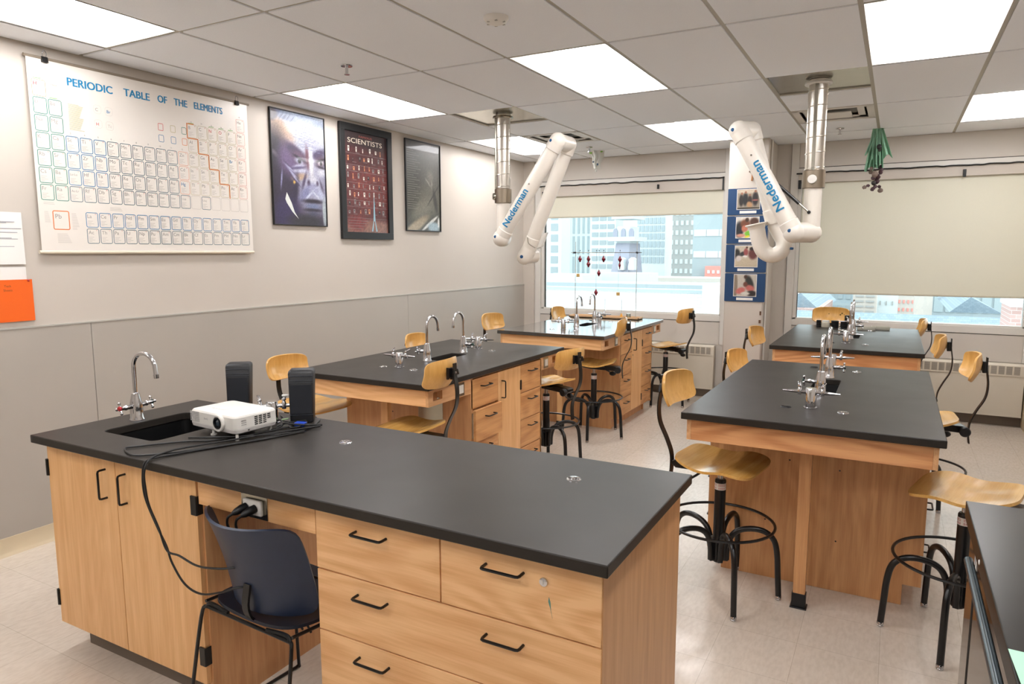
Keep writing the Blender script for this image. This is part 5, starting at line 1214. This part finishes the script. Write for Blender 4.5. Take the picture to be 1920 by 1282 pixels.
# ================================================================== COLUMN: PHOTO BOARDS, CRUCIFIX, GREEN FIGURE
yc = 7.42; NV = mat('board_navy', (20, 62, 104), .5)
PH = [ # four group photographs, soft shapes only
 ('navy photo board at the top of the column, four people standing in a row', 2.000, 2.262, (150, 140, 124), [(.5, .90, .6, .10, 0, (196, 180, 160), 2), (.18, .45, .10, .30, 0, (44, 40, 38), 3), (.36, .50, .12, .32, 0, (38, 40, 42), 3), (.56, .42, .10, .26, 0, (52, 42, 38), 3), (.80, .52, .13, .34, 0, (46, 40, 42), 3), (.55, .22, .12, .16, .3, (178, 138, 100), 3), (.2, .80, .05, .06, 0, (150, 100, 80), 3), (.37, .86, .05, .06, 0, (150, 100, 80), 3), (.56, .72, .05, .05, 0, (150, 100, 80), 3), (.80, .90, .05, .06, 0, (150, 100, 80), 3), (.80, .45, .14, .04, 0, (150, 90, 84), 3), (.5, .03, .6, .06, 0, (60, 54, 46), 3)]),
 ('navy photo board second from the column top, students working with a green tray', 1.714, 1.988, (214, 208, 198), [(.15, .40, .18, .40, 0, (44, 46, 50), 3), (.40, .68, .22, .22, 0, (120, 74, 54), 3), (.38, .45, .14, .16, 0, (196, 120, 96), 3), (.48, .88, .08, .10, 0, (70, 50, 40), 3), (.80, .78, .20, .20, 0, (84, 58, 48), 3), (.60, .22, .22, .14, .2, (120, 190, 60), 4), (.22, .12, .2, .08, 0, (210, 150, 130), 3), (.5, .06, .12, .05, .3, (230, 214, 60), 3), (.85, .2, .2, .2, 0, (60, 70, 96), 2)]),
 ('navy photo board third from the top of the column, people round a pale table', 1.424, 1.704, (196, 186, 168), [(.5, .15, .7, .25, 0, (190, 176, 152), 3), (.08, .62, .14, .24, 0, (48, 46, 46), 3), (.16, .40, .12, .14, 0, (206, 196, 190), 3), (.34, .62, .14, .10, .5, (60, 60, 62), 3), (.48, .70, .10, .18, 0, (150, 80, 78), 3), (.80, .62, .20, .26, 0, (100, 54, 52), 3), (.74, .86, .10, .08, 0, (50, 40, 38), 3), (.52, .92, .05, .05, 0, (90, 60, 50), 3), (.45, .50, .10, .05, 0, (226, 222, 216), 3)]),
 ('navy photo board at the bottom of the column, a tall person bending over seated ones', 1.128, 1.414, (190, 182, 170), [(.06, .5, .10, .6, 0, (136, 122, 106), 4), (.70, .62, .16, .36, .35, (48, 50, 48), 3), (.52, .90, .08, .09, 0, (70, 50, 42), 3), (.30, .25, .22, .14, .4, (196, 110, 104), 3), (.72, .38, .20, .14, -.3, (190, 104, 98), 3), (.52, .55, .10, .12, 0, (110, 66, 54), 3), (.80, .12, .22, .14, 0, (52, 46, 44), 3), (.52, .12, .20, .08, 0, (210, 206, 196), 3)])]
for k, (lb, za_, zb_, base, lay) in enumerate(PH):
    dx = -.003*k*0; x0, x1 = 2.603+dx, 3.000+dx
    t = thing('photo_board', lb, 'photo board', ((x0+x1)/2, yc-.004, za_), 'photo boards on the column')
    MB().prism([(a, b_) for a, b_ in rrect(x0, x1, za_, zb_, .006, 3)], lambda u, v, w: Vector((u, w, v)), yc-.007, yc-.003).build('board', NV, t, sharp=30)
    MB().box(x0+.088, x1-.082, yc-.0085, yc-.0075, za_+.052, zb_-.008).build('photo_border', PAPER, t, sharp=0)
    painted('photo', lambda u, v, x0=x0, x1=x1, za_=za_, zb_=zb_: (x0+.093+(x1-x0-.180)*u, yc-.0092, za_+.057+(zb_-za_-.070)*v), 48, 40, lay, base, t, PRINT, .05, k)
    MB().box(x0+.12, x1-.115, yc-.0085, yc-.0075, za_+.014, za_+.040).build('caption_strip', PAPER, t, sharp=0)
    b = MB(); [b.lathe([(0, 0), (.004, 0), (.003, .003), (0, .004)], (xx, yc-.007, zb_-.008), (0, -1, 0), 8) for xx in (x0+.08, x0+.21)]; b.build('pins', STEEL, t)
t = thing('wall_cross', 'small dark wooden cross on the column above the photo boards', 'cross', (2.845, yc-.01, 2.33)); CW = mat('cross_wood', (150, 98, 50), .5)
MB().obox((2.832, yc-.008, 2.385), ((1, 0, -.06), (0, 1, 0), (.06, 0, 1)), (.008, .005, .052)).build('upright', CW, t, sharp=30, bevel=.002)
MB().obox((2.828, yc-.009, 2.422), ((1, 0, -.06), (0, 1, 0), (.06, 0, 1)), (.030, .006, .007)).build('crossbar', mat('cross_dark', (90, 60, 36), .5), t, sharp=30, bevel=.002)
t = thing('hanging_figure', 'bright green cut-out figure at the top of the column under the ceiling', 'decoration', (2.87, yc-.02, 2.58)); G1 = mat('lime_felt', (128, 176, 20), .7); G2 = mat('dark_green_felt', (48, 92, 24), .7)
MB().sheet(lambda u, v: (2.868+.052*u*(.35+.65*(v+1)/2)+.006*math.sin(4*v), yc-.022-.010*math.cos(3*u), 2.655+.080*v), 10, 10, .006).build('body', G1, t)
b = MB()
for k in range(6): b.sphere((2.845+.045*(k % 2)+.004*k, yc-.036, 2.715-.022*k), .012, 8, 0, (1.2, .5, 1))
b.build('dark_patches', G2, t)

# ================================================================== HANGING DECORATIONS NEAR THE WINDOWS
t = thing('hanging_ghoul', 'green gauze ghoul with dark dried leaves hanging before the long blind', 'decoration', (3.93, 7.33, 2.18))
GZ = mat('gauze_green', (160, 205, 178), .85, trans=.35, noise=.25, nscale=60); HX_, HY_ = 3.925, 7.33
def gz(w0, w1, z0, z1, off, ph, lab):
    MB().sheet(lambda u, v: (HX_+off*(1-v)/2+((w0+(w1-w0)*(1-v)/2)*u), HY_+.018*math.sin(9*u+ph)*(1.1-v*.5)*.7-.02*(1-v)*(ph-1)*.3, z1+(z0-z1)*(1-v)/2-.02*math.sin(6*u+ph)*(1-v)/2), 26, 12, .0015).build(lab, GZ, t)
gz(.045, .050, 2.375, 2.735, -.045, 0, 'gauze_strip'); gz(.040, .085, 2.48, 2.735, .045, 1.3, 'gauze_strip'); gz(.035, .040, 2.40, 2.72, .02, 2.2, 'gauze_strip'); gz(.030, .05, 2.52, 2.72, -.05, .7, 'gauze_strip')
MB().sphere((HX_+.018, HY_-.055, 2.565), .022, 12, 0, (1, .8, 1.1)).sphere((HX_+.022, HY_-.05, 2.535), .012, 8).build('head', mat('ghoul_dark', (40, 40, 38), .6), t)
MB().tube([(HX_, HY_, 2.60), (HX_-.01, HY_, 2.38), (HX_+.004, HY_, 2.28)], .0018, 6).tube([(HX_, HY_, 2.6), (HX_+.022, HY_, 2.37)], .0018, 6).build('thread', CABLE, t)
rnd = random.Random(5); LM = [mat('leaf_plum', (74, 50, 56), .6), mat('leaf_dark', (42, 40, 38), .6), mat('leaf_dusty', (120, 104, 94), .7)]
b = MB()
for (dx, z, s_, a) in ((-.035, 2.385, .018, .3), (-.04, 2.355, .024, .8), (-.005, 2.33, .030, .1), (.01, 2.305, .032, 1.2), (-.02, 2.30, .024, 2.0), (.035, 2.395, .018, 1.0), (.045, 2.37, .020, .4), (.04, 2.345, .020, -.4), (-.055, 2.235, .018, .2), (-.085, 2.222, .022, -.2), (-.02, 2.205, .026, -.9), (.005, 2.225, .02, .5), (.035, 2.215, .018, .6), (.045, 2.185, .024, 1.5), (.01, 2.265, .026, .9), (-.01, 2.25, .022, 2.5)):
    m = rnd.randint(0, 2); s_ *= .85; c = Vector((HX_+dx, HY_+rnd.uniform(-.02, .02), z)); A_ = Matrix.Rotation(a, 3, 'Y') @ Matrix.Rotation(rnd.uniform(-.8, .8), 3, 'X')
    b.sheet(lambda u, v: tuple(c+A_ @ Vector((s_*u*math.sqrt(max(0, 1-v*v*.9)), .35*s_*(u*u+v*v-.5), s_*1.1*v))), 6, 6, .002, m)
b.build('dried_leaves', LM, t)
t = thing('hanging_ghost', 'small white tissue ghost hanging from the ceiling grid before the left window', 'decoration', (1.205, 7.33, 2.52)); WT = mat('tissue_white', (226, 226, 220), .8, trans=.4)
hx, hy = 1.205, 7.33
MB().sheet(lambda u, v: (hx+.088*u*(.25+.75*(v+1)/2)+.008*math.sin(5*v), hy-.03*math.cos(2.2*u)+.012*math.sin(9*u), 2.635+.090*v-.02*abs(u)*(1-v)*.5), 18, 12, .0015).build('body', WT, t)
MB().tube(smooth([(hx-.01, hy-.03, 2.56), (hx, hy-.03, 2.53), (hx+.005, hy-.03, 2.50)], 4), [.018]*5+[.008]*4, 8).build('tail', WT, t)
MB().sphere((hx-.068, hy-.01, 2.705), .014, 8, 0, (1.3, .6, .7)).sphere((hx+.058, hy-.01, 2.712), .012, 8, 0, (1.3, .6, .7)).build('green_clips', mat('clip_green', (128, 178, 70), .5), t)
MB().sphere((hx-.022, hy-.045, 2.603), .009, 8, 0, (1.3, .5, .8)).sphere((hx+.028, hy-.045, 2.575), .010, 8, 0, (.9, .5, 1.3)).build('blue_eyes', mat('eye_blue', (24, 62, 92), .5), t)

# ================================================================== THINGS ON THE BENCHES
# titration stand and tray on the far left bench
TX0, TX1, TY0, TY1 = 1.00, 1.80, 7.08, 7.22
t = thing('wooden_tray', 'long shallow wooden tray lying across the far end of the far left bench', 'tray', ((TX0+TX1)/2, 7.15, .92))
WD = mat('tray_wood', (214, 176, 134), .5, noise=.08, nscale=14)
b = MB(); b.box(TX0, TX1, TY0, TY1, .921, .929); b.box(TX0, TX1, TY0, TY0+.008, .921, .945); b.box(TX0, TX1, TY1-.008, TY1, .921, .945); b.box(TX0, TX0+.008, TY0, TY1, .921, .945); b.box(TX1-.008, TX1, TY0, TY1, .921, .945); b.build('tray', WD, t, sharp=30, bevel=.001)
t = thing('display_stand', 'thin metal stand of two rods and a crossbar on the wooden tray, hung with ornaments', 'stand', (1.40, 7.15, .93))
for x in (1.045, 1.745): MB().cyl((x, 7.15, .9295), (x, 7.15, 1.745), .0032, seg=8).build('rod', mat('rod_grey', (176, 176, 170), .35), t)
MB().cyl((.995, 7.145, 1.625), (1.80, 7.145, 1.625), .0035, seg=8).build('crossbar', STEEL, t)
MB().cyl((1.02, 7.14, 1.625), (1.052, 7.15, 1.625), .008, seg=8).cyl((1.735, 7.14, 1.628), (1.758, 7.15, 1.622), .009, seg=8).build('clamps', BLACKP, t)
RG = mat('ornament_red', (122, 14, 34), .25, coat=.4)
for k, (x, z, zz) in enumerate(((1.100, 1.556, 0), (1.200, 1.556, 1), (1.375, 1.556, 0), (1.560, 1.553, 2), (1.322, 1.405, 0), (1.292, 1.195, 0))):
    pos = ('first', 'second', 'third', 'fourth')[k] if k < 4 else ''
    lb = ('dark red diamond ornament hanging %s from the left on the crossbar' % pos) if k < 4 else ('dark red diamond ornament hanging halfway down the stand' if k == 4 else 'dark red diamond ornament hanging lowest, over the faucets')
    t = thing('hanging_ornament', lb, 'ornament', (x, 7.145, z-.03), 'dark red hanging ornaments')
    pr = [(.002, .038), (.010, .030), (.012, .022), (.024, .006), (.026, 0), (.024, -.006), (.012, -.022), (.010, -.030), (.002, -.036)]
    b = MB(); b.lathe([(r_*.85, h_) for r_, h_ in reversed(pr)], (x, 7.145, z), seg=10)
    if zz == 1: b.lathe([(r_*.9, h_) for r_, h_ in reversed(pr)], (x, 7.145, z-.055), seg=10)
    if zz == 2: b.lathe([(r_*.5, h_*1.3) for r_, h_ in reversed(pr)], (x-.002, 7.145, z-.060), seg=10)
    b.build('pendant', RG, t, sharp=70)
    MB().cyl((x, 7.145, z+.036), (x, 7.145, 1.630), .0009, seg=5).sphere((x, 7.145, 1.648), .0055, 8).cyl((x, 7.145, 1.63), (x, 7.145, 1.645), .0012, seg=5).build('hook', CABLE, t)
for k, (x, z, lb) in enumerate(((1.078, 1.378, 'tiny tan tag hanging at the left rod of the stand'), (1.545, 1.185, 'tiny tan tag hanging low before the white brick wall'))):
    t = thing('hanging_tag', lb, 'tag', (x, 7.145, z-.02), 'tan hanging tags')
    MB().box(x-.020, x+.020, 7.141, 7.149, z-.018, z+.018).build('tag', mat('tag_tan', (214, 176, 110), .6), t, sharp=30, bevel=.004); MB().cyl((x, 7.145, z+.018), (x, 7.145, 1.625), .0007, seg=5).build('thread', CABLE, t)
for x, h_, m, lb in ((1.395, .20, GLASSW, 'thin glass rod standing on the wooden tray behind the faucets'), (1.585, .20, GLASSW, 'small amber bottle with a thin tube on the wooden tray')):
    t = thing('glass_tube', lb, 'glassware', (x, 7.15, .93), 'glassware on the tray')
    MB().cyl((x, 7.15, .93), (x, 7.15, .93+h_), .0022, seg=8).build('tube', mat('tube_grey', (150, 160, 160), .2), t)
    MB().lathe([(.0, 0), (.014, 0), (.014, .03), (.006, .042), (.006, .05)], (x, 7.15, .9295), seg=14).build('bottle', mat('amber', (226, 164, 60), .3) if x > 1.5 else GLASSW, t)
t = thing('glass_beaker', 'small clear beaker at the right end of the wooden tray', 'glassware', (1.665, 7.15, .93))
MB().lathe([(.022, 0), (.022, .045), (.024, .048)], (1.665, 7.15, .9295), seg=18).build('wall', GLASSW, t)
# jars and boxes on the back right bench
JX = [(3.525, 'black-lidded jar leftmost of the row on the back right bench', 0), (3.585, 'white jar of the row on the back right bench', 1), (3.665, 'stacked dark jar, third of the row before the stained backrest', 2), (3.745, 'dark jar next to the tall stack of lids', 2), (3.775, 'tallest dark jar of the row, beside the faucets', 3)]
for x, lb, kd in JX:
    y = 7.27 if kd != 3 else 7.33; t = thing('jar', lb, 'jar', (x, y, .92), 'jars on the back right bench'); r_ = .030 if kd != 0 else .018
    if kd == 1: MB().lathe([(0, 0), (.036, 0), (.038, .004), (.038, .046), (.032, .052), (0, .052)], (x, y, .9205), seg=20).build('body', mat('jar_milk', (206, 200, 182), .4), t); MB().lathe([(.033, 0), (.034, .002), (.034, .012), (0, .013)], (x, y, .9725), seg=20).build('lid', WHITEP, t)
    else:
        n = {0: 4, 2: 4, 3: 7}[kd]
        for q in range(n): MB().lathe([(0, 0), (r_+.003, 0), (r_+.004, .003), (r_+.004, .013), (r_, .015), (0, .015)], (x, y, .9205+q*.0165), seg=20).build('lid' if q == n-1 else 'ring', BLACKP, t)
for x, y, lb in ((3.935, 7.20, 'clear plastic dish right of the faucets on the back right bench'), (4.05, 7.28, 'clear plastic box of glass slides on the back right bench')):
    t = thing('plastic_box', lb, 'box', (x, y, .92), 'clear boxes on the back right bench')
    b = MB(); w_, d_, h_ = .075, .035, .028; b.box(x-w_, x+w_, y-d_, y+d_, .9205, .9225)
    for a in ((x-w_, x+w_, y-d_, y-d_+.003), (x-w_, x+w_, y+d_-.003, y+d_), (x-w_, x-w_+.003, y-d_, y+d_), (x+w_-.003, x+w_, y-d_, y+d_)): b.box(*a, .9225, .92+h_)
    b.build('box', mat('frosted', (214, 212, 200), .3, trans=.4), t, sharp=30)
    b = MB(); [b.box(x-w_+.012+q*.022, x-w_+.022+q*.022, y-d_+.008, y+d_-.008, .9226, .938) for q in range(6)]; b.build('contents', mat('slides', (190, 184, 160), .4), t, sharp=0)
t = thing('water_pipe', 'conduit pipe clipped down the right edge of the column', 'pipe', (2.993, 7.44, 0))
MB().cyl((2.996, 7.50, 0), (2.996, 7.50, ZC-.01), .010, seg=12).build('pipe', WHITEF, t)
MB().obox((2.965, 7.416, 1.015), ((1, 0, 0), (0, 1, 0), (0, 0, 1)), (.008, .004, .020)).obox((2.962, 7.416, .93), ((1, 0, 0), (0, 1, 0), (0, 0, 1)), (.010, .004, .016)).build('chipped_spots', mat('chip_brown', (104, 76, 56), .8), t, sharp=0)

# ================================================================== CITY OUTSIDE
GW = [mat('city_white', (196, 204, 206), .8), mat('city_pale_blue', (156, 168, 174), .8), mat('city_grey', (160, 160, 158), .8), mat('city_warm', (190, 182, 174), .8), mat('city_glass', (152, 164, 168), .5), mat('city_teal', (146, 156, 160), .6), mat('city_mauve', (146, 147, 160), .7), mat('city_red', (226, 140, 130), .7), mat('city_slate', (150, 168, 178), .8, noise=.1, nscale=3)]
def brick(name, c1, c2, mo, s):
    m = mat(name, c1, .8); t_ = m.node_tree; p = t_.nodes['Principled BSDF']; c = t_.nodes.new('ShaderNodeTexCoord'); b_ = t_.nodes.new('ShaderNodeTexBrick'); k = t_.nodes.new('ShaderNodeMapping'); k.inputs['Rotation'].default_value = (PI/2, 0, 0)
    t_.links.new(c.outputs['Object'], k.inputs[0]); t_.links.new(k.outputs[0], b_.inputs['Vector']); b_.inputs['Scale'].default_value = s; b_.inputs['Color1'].default_value = lin(c1); b_.inputs['Color2'].default_value = lin(c2); b_.inputs['Mortar'].default_value = lin(mo); b_.inputs['Mortar Size'].default_value = .012
    t_.links.new(b_.outputs[0], p.inputs['Base Color']); return m
WBR = brick('white_brick', (200, 203, 204), (184, 188, 190), (158, 164, 168), 3.2); RBR = brick('pink_brick', (176, 146, 140), (158, 128, 122), (190, 184, 180), 3.5)
def city(name, label, u0, u1, v0, v1, Y, dep, m, wins=None, wm=None, cat='building', group='city buildings outside'):
    a, c = at(u0, v0, Y), at(u1, v1, Y); x0, x1 = a.x, c.x; zt, zb_ = (a.z+at(u1, v0, Y).z)/2, min(c.z, at(u0, v1, Y).z)
    t = thing(name, label, cat, ((x0+x1)/2, Y+dep/2, zb_), group)
    MB().box(x0, x1, Y, Y+dep, -8.45, zt).build('walls', m, t, sharp=30)
    if wins:
        nx, nz, fx, fz, mar = wins; W_, H_ = (x1-x0)*(1-2*mar), (zt-zb_)*(1-2*mar); proto = None
        for i in range(nx):
            for j in range(nz):
                cx = x0+(x1-x0)*mar+W_*(i+.5)/nx; cz = zb_+(zt-zb_)*mar+H_*(j+.5)/nz
                if proto is None:
                    w2, h2 = W_/nx*fx/2, H_/nz*fz/2
                    proto = MB().box(cx-w2, cx+w2, Y-.05, Y+.02, cz-h2, cz+h2).build('window', wm, t, sharp=0); pc = Vector((cx, 0, cz))
                else:
                    q = proto.copy(); COL.objects.link(q); q.location = proto.location+Vector((cx, 0, cz))-pc
    return t, x0, x1, zb_, zt
E_ = (4, 5)
city('apartment_tower', 'pale tower with teal window strips at the left of the left window', 1004, 1052, 330, 520, 60, 2, GW[0], (2, 9, .55, .66, .02), GW[5])
city('apartment_tower', 'white tower with tall narrow window strips, second from the left outside', 1053, 1108, 320, 520, 66, 2, GW[0], (6, 5, .42, .88, .02), GW[1] if False else GW[4])
city('apartment_tower', 'tower with wide balcony bands left of the clock tower', 1109, 1153, 320, 512, 58, 2, GW[0], (3, 12, .82, .55, .03), GW[5])
t, x0, x1, zb_, zt = city('clock_tower', 'tower with mauve mansard roof and arched window seen through the left window', 1157, 1180, 424, 516, 50, 2, GW[0], None)
cxm = (x0+x1)/2
b = MB(); hw = (x1-x0)/2
zA, zB = at(1174, 516, 50).z, at(1174, 456, 50).z
b.add([(cxm-hw*1.3, 49.2, zA), (cxm+hw*1.3, 49.2, zA), (cxm+hw*1.3, 52.6, zA), (cxm-hw*1.3, 52.6, zA), (cxm-hw*1.02, 49.9, zB), (cxm+hw*1.02, 49.9, zB), (cxm+hw*1.02, 52.2, zB), (cxm-hw*1.02, 52.2, zB)], [(0, 1, 5, 4), (1, 2, 6, 5), (2, 3, 7, 6), (3, 0, 4, 7), (4, 5, 6, 7)]); b.build('mansard_roof', GW[6], t, sharp=30)
z1_, z2_ = at(1174, 440, 50).z, at(1174, 426, 50).z
b = MB(); [b.prism([(-.5, 0), (.5, 0), (.5, .9), (.35, 1.25), (0, 1.4), (-.35, 1.25), (-.5, .9)], lambda u, v, w, o=o_2: Vector((cxm+o+u*.34, w, z1_-.15+v*.44)), 49.9, 50.1) for o_2 in (-.62, 0, .62)]; b.build('arched_window', GW[6], t, sharp=0)
MB().box(x0-.5, x1+.5, 49.5, 52.5, at(1174, 452, 50).z, at(1174, 444, 50).z).box(x0-.3, x1+.3, 49.6, 52.4, z2_+.6, z2_+.9).build('cornice', GW[0], t, sharp=30)
for u, lb in ((1165, 1), (1184, 2)):
    zz = at(u, 506, 49).z; b = MB(); b.prism([(-.45, 0), (.45, 0), (.5, .5), (.35, 1.2), (.42, 1.7), (0, 2.0), (-.42, 1.7), (-.35, 1.2), (-.5, .5)], lambda q, v, w: Vector((at(u, 500, 49).x+q*.48, w, zz+v*.46)), 48.9, 49.6); b.build('dormer', GW[0], t, sharp=30)
city('office_block', 'white office block with a regular grid of square windows, right of the clock tower', 1196, 1246, 330, 496, 57, 2, GW[0], (7, 11, .76, .78, .01), GW[1])
city('office_block', 'rosy grey block with paired windows behind the left window', 1247, 1302, 330, 522, 67, 2, GW[2], (6, 10, .52, .48, .03), GW[0])
city('glass_building', 'glass building with blue panels and a red base at the right of the left window', 1303, 1372, 330, 500, 52, 4, GW[4], (3, 4, .96, .30, .02), GW[0])
city('shop_front', 'red storey of a low building at the right of the left window', 1322, 1372, 499, 520, 51, .8, GW[7], (5, 1, .5, .3, .05), GW[0])
city('low_building', 'long low pale roof below the clock tower', 1120, 1215, 512, 538, 41, 2, GW[0], None)
city('low_building', 'low pale building at the left behind the parapet', 1000, 1092, 515, 536, 37, 3, GW[0], None)
city('low_building', 'low pale warm building right of the clock tower', 1205, 1370, 521, 540, 45, 3, GW[3], (9, 1, .4, .3, .04), GW[0])
city('roof_deck', 'teal edged flat roof just above the white brick parapet', 1000, 1372, 532, 541, 30, 3, GW[5], None, cat='roof')
a = at(1004, 541, 16); c_ = at(1337, 541, 16)
tag(MB().box(a.x-4, c_.x, 16, 16.4, -4, a.z).build('parapet_wall', WBR, sharp=30), 'white painted brick parapet wall filling the lower left window', 'wall')
tag(MB().box(a.x-4, c_.x+.05, 15.95, 16.45, a.z, a.z+.06).build('parapet_coping', GW[5], sharp=30), 'teal coping along the top of the white brick parapet', 'coping')
c2 = at(1350, 535, 15); tag(MB().box(c_.x, c2.x+.6, 15, 16.4, -4, c2.z).build('chimney_block', WBR, sharp=30), 'white brick block at the right end of the parapet', 'wall')
tag(MB().box(-60, 90, 20, 140, -9, -8.5).build('street_ground', GW[2], sharp=0), 'pale ground between the buildings', 'ground', kind='structure')
# right window
def gable(name, label, u0, u1, vr, ve, Y, dep, apex_u, m, cat='roof'):
    a, c, p = at(u0, ve, Y), at(u1, ve, Y), at(apex_u, vr, Y); zb_ = min(a.z, c.z)
    b = MB(); b.add([(a.x, Y, zb_), (c.x, Y, zb_), (p.x, Y, p.z), (a.x, Y+dep, zb_), (c.x, Y+dep, zb_), (p.x, Y+dep, p.z)], [(0, 1, 2), (5, 4, 3), (0, 2, 5, 3), (2, 1, 4, 5), (1, 0, 3, 4)])
    tag(b.build(name, m, sharp=20), label, cat)
SL = brick('slate_shingle', (136, 150, 160), (122, 137, 148), (104, 120, 132), 5.0)
a, c_ = at(1610, 584, 24), at(1900, 590, 24); a2 = at(1610, 640, 19); 
b = MB(); b.add([(a.x-6, 24, a.z), (c_.x+3, 24, a.z-.05), (c_.x+3, 17, a.z-2.4), (a.x-6, 17, a.z-2.4), (a.x-6, 24, a.z-3), (c_.x+3, 24, a.z-3)], [(0, 3, 2, 1), (4, 5, 2, 3), (0, 1, 5, 4), (0, 4, 3), (1, 2, 5)]); tag(b.build('shingle_roof', SL, sharp=20), 'long pale slate roof filling the strip under the long blind', 'roof')
gable('gable_roof', 'triangular pale slate gable behind the long roof', 1780, 1880, 557, 585, 26, 8, 1821, SL)
gable('gable_roof', 'slate gable at the left end of the right window', 1462, 1540, 548, 582, 30, 8, 1500, SL)
city('brick_house', 'pinkish brick house front at the left of the right window', 1470, 1535, 578, 640, 29.5, 6, RBR, (3, 2, .3, .4, .05), GW[0])
t_, *_ = city('brick_chimney', 'pink brick chimney with white cap at the right edge of the right window', 1896, 1990, 562, 640, 15, 1.2, RBR, None, cat='chimney')
a = at(1894, 562, 15); c_ = at(1992, 562, 15); MB().box(a.x, c_.x, 14.9, 16.3, a.z-.12, a.z+.02).build('cap', GW[0], t_, sharp=30)
city('low_building', 'pale beige building with dark bands beyond the long roof', 1600, 1642, 548, 590, 34, 1.5, GW[3], (2, 4, .8, .35, .05), GW[2])
city('low_building', 'cream building in the middle of the strip under the long blind', 1642, 1682, 545, 590, 36, 1.5, GW[0], (3, 1, .2, .2, .1), GW[2])
city('low_building', 'faded red and white building beyond the long roof', 1682, 1716, 540, 590, 38.2, 1.5, GW[3], (4, 3, .4, .4, .05), GW[7])
city('low_building', 'plain cream block beyond the long roof', 1716, 1747, 545, 590, 32, 1.5, GW[3], None)
city('glass_building', 'dark teal glass building behind the triangular gable', 1747, 1960, 540, 590, 44, 4, GW[5], (9, 1, .8, .8, .02), GW[4])
city('low_building', 'blue grey low building left of the stool backrest', 1535, 1600, 540, 590, 40.5, 2, GW[1], (4, 2, .6, .5, .05), GW[5])
bpy.context.view_layer.update()
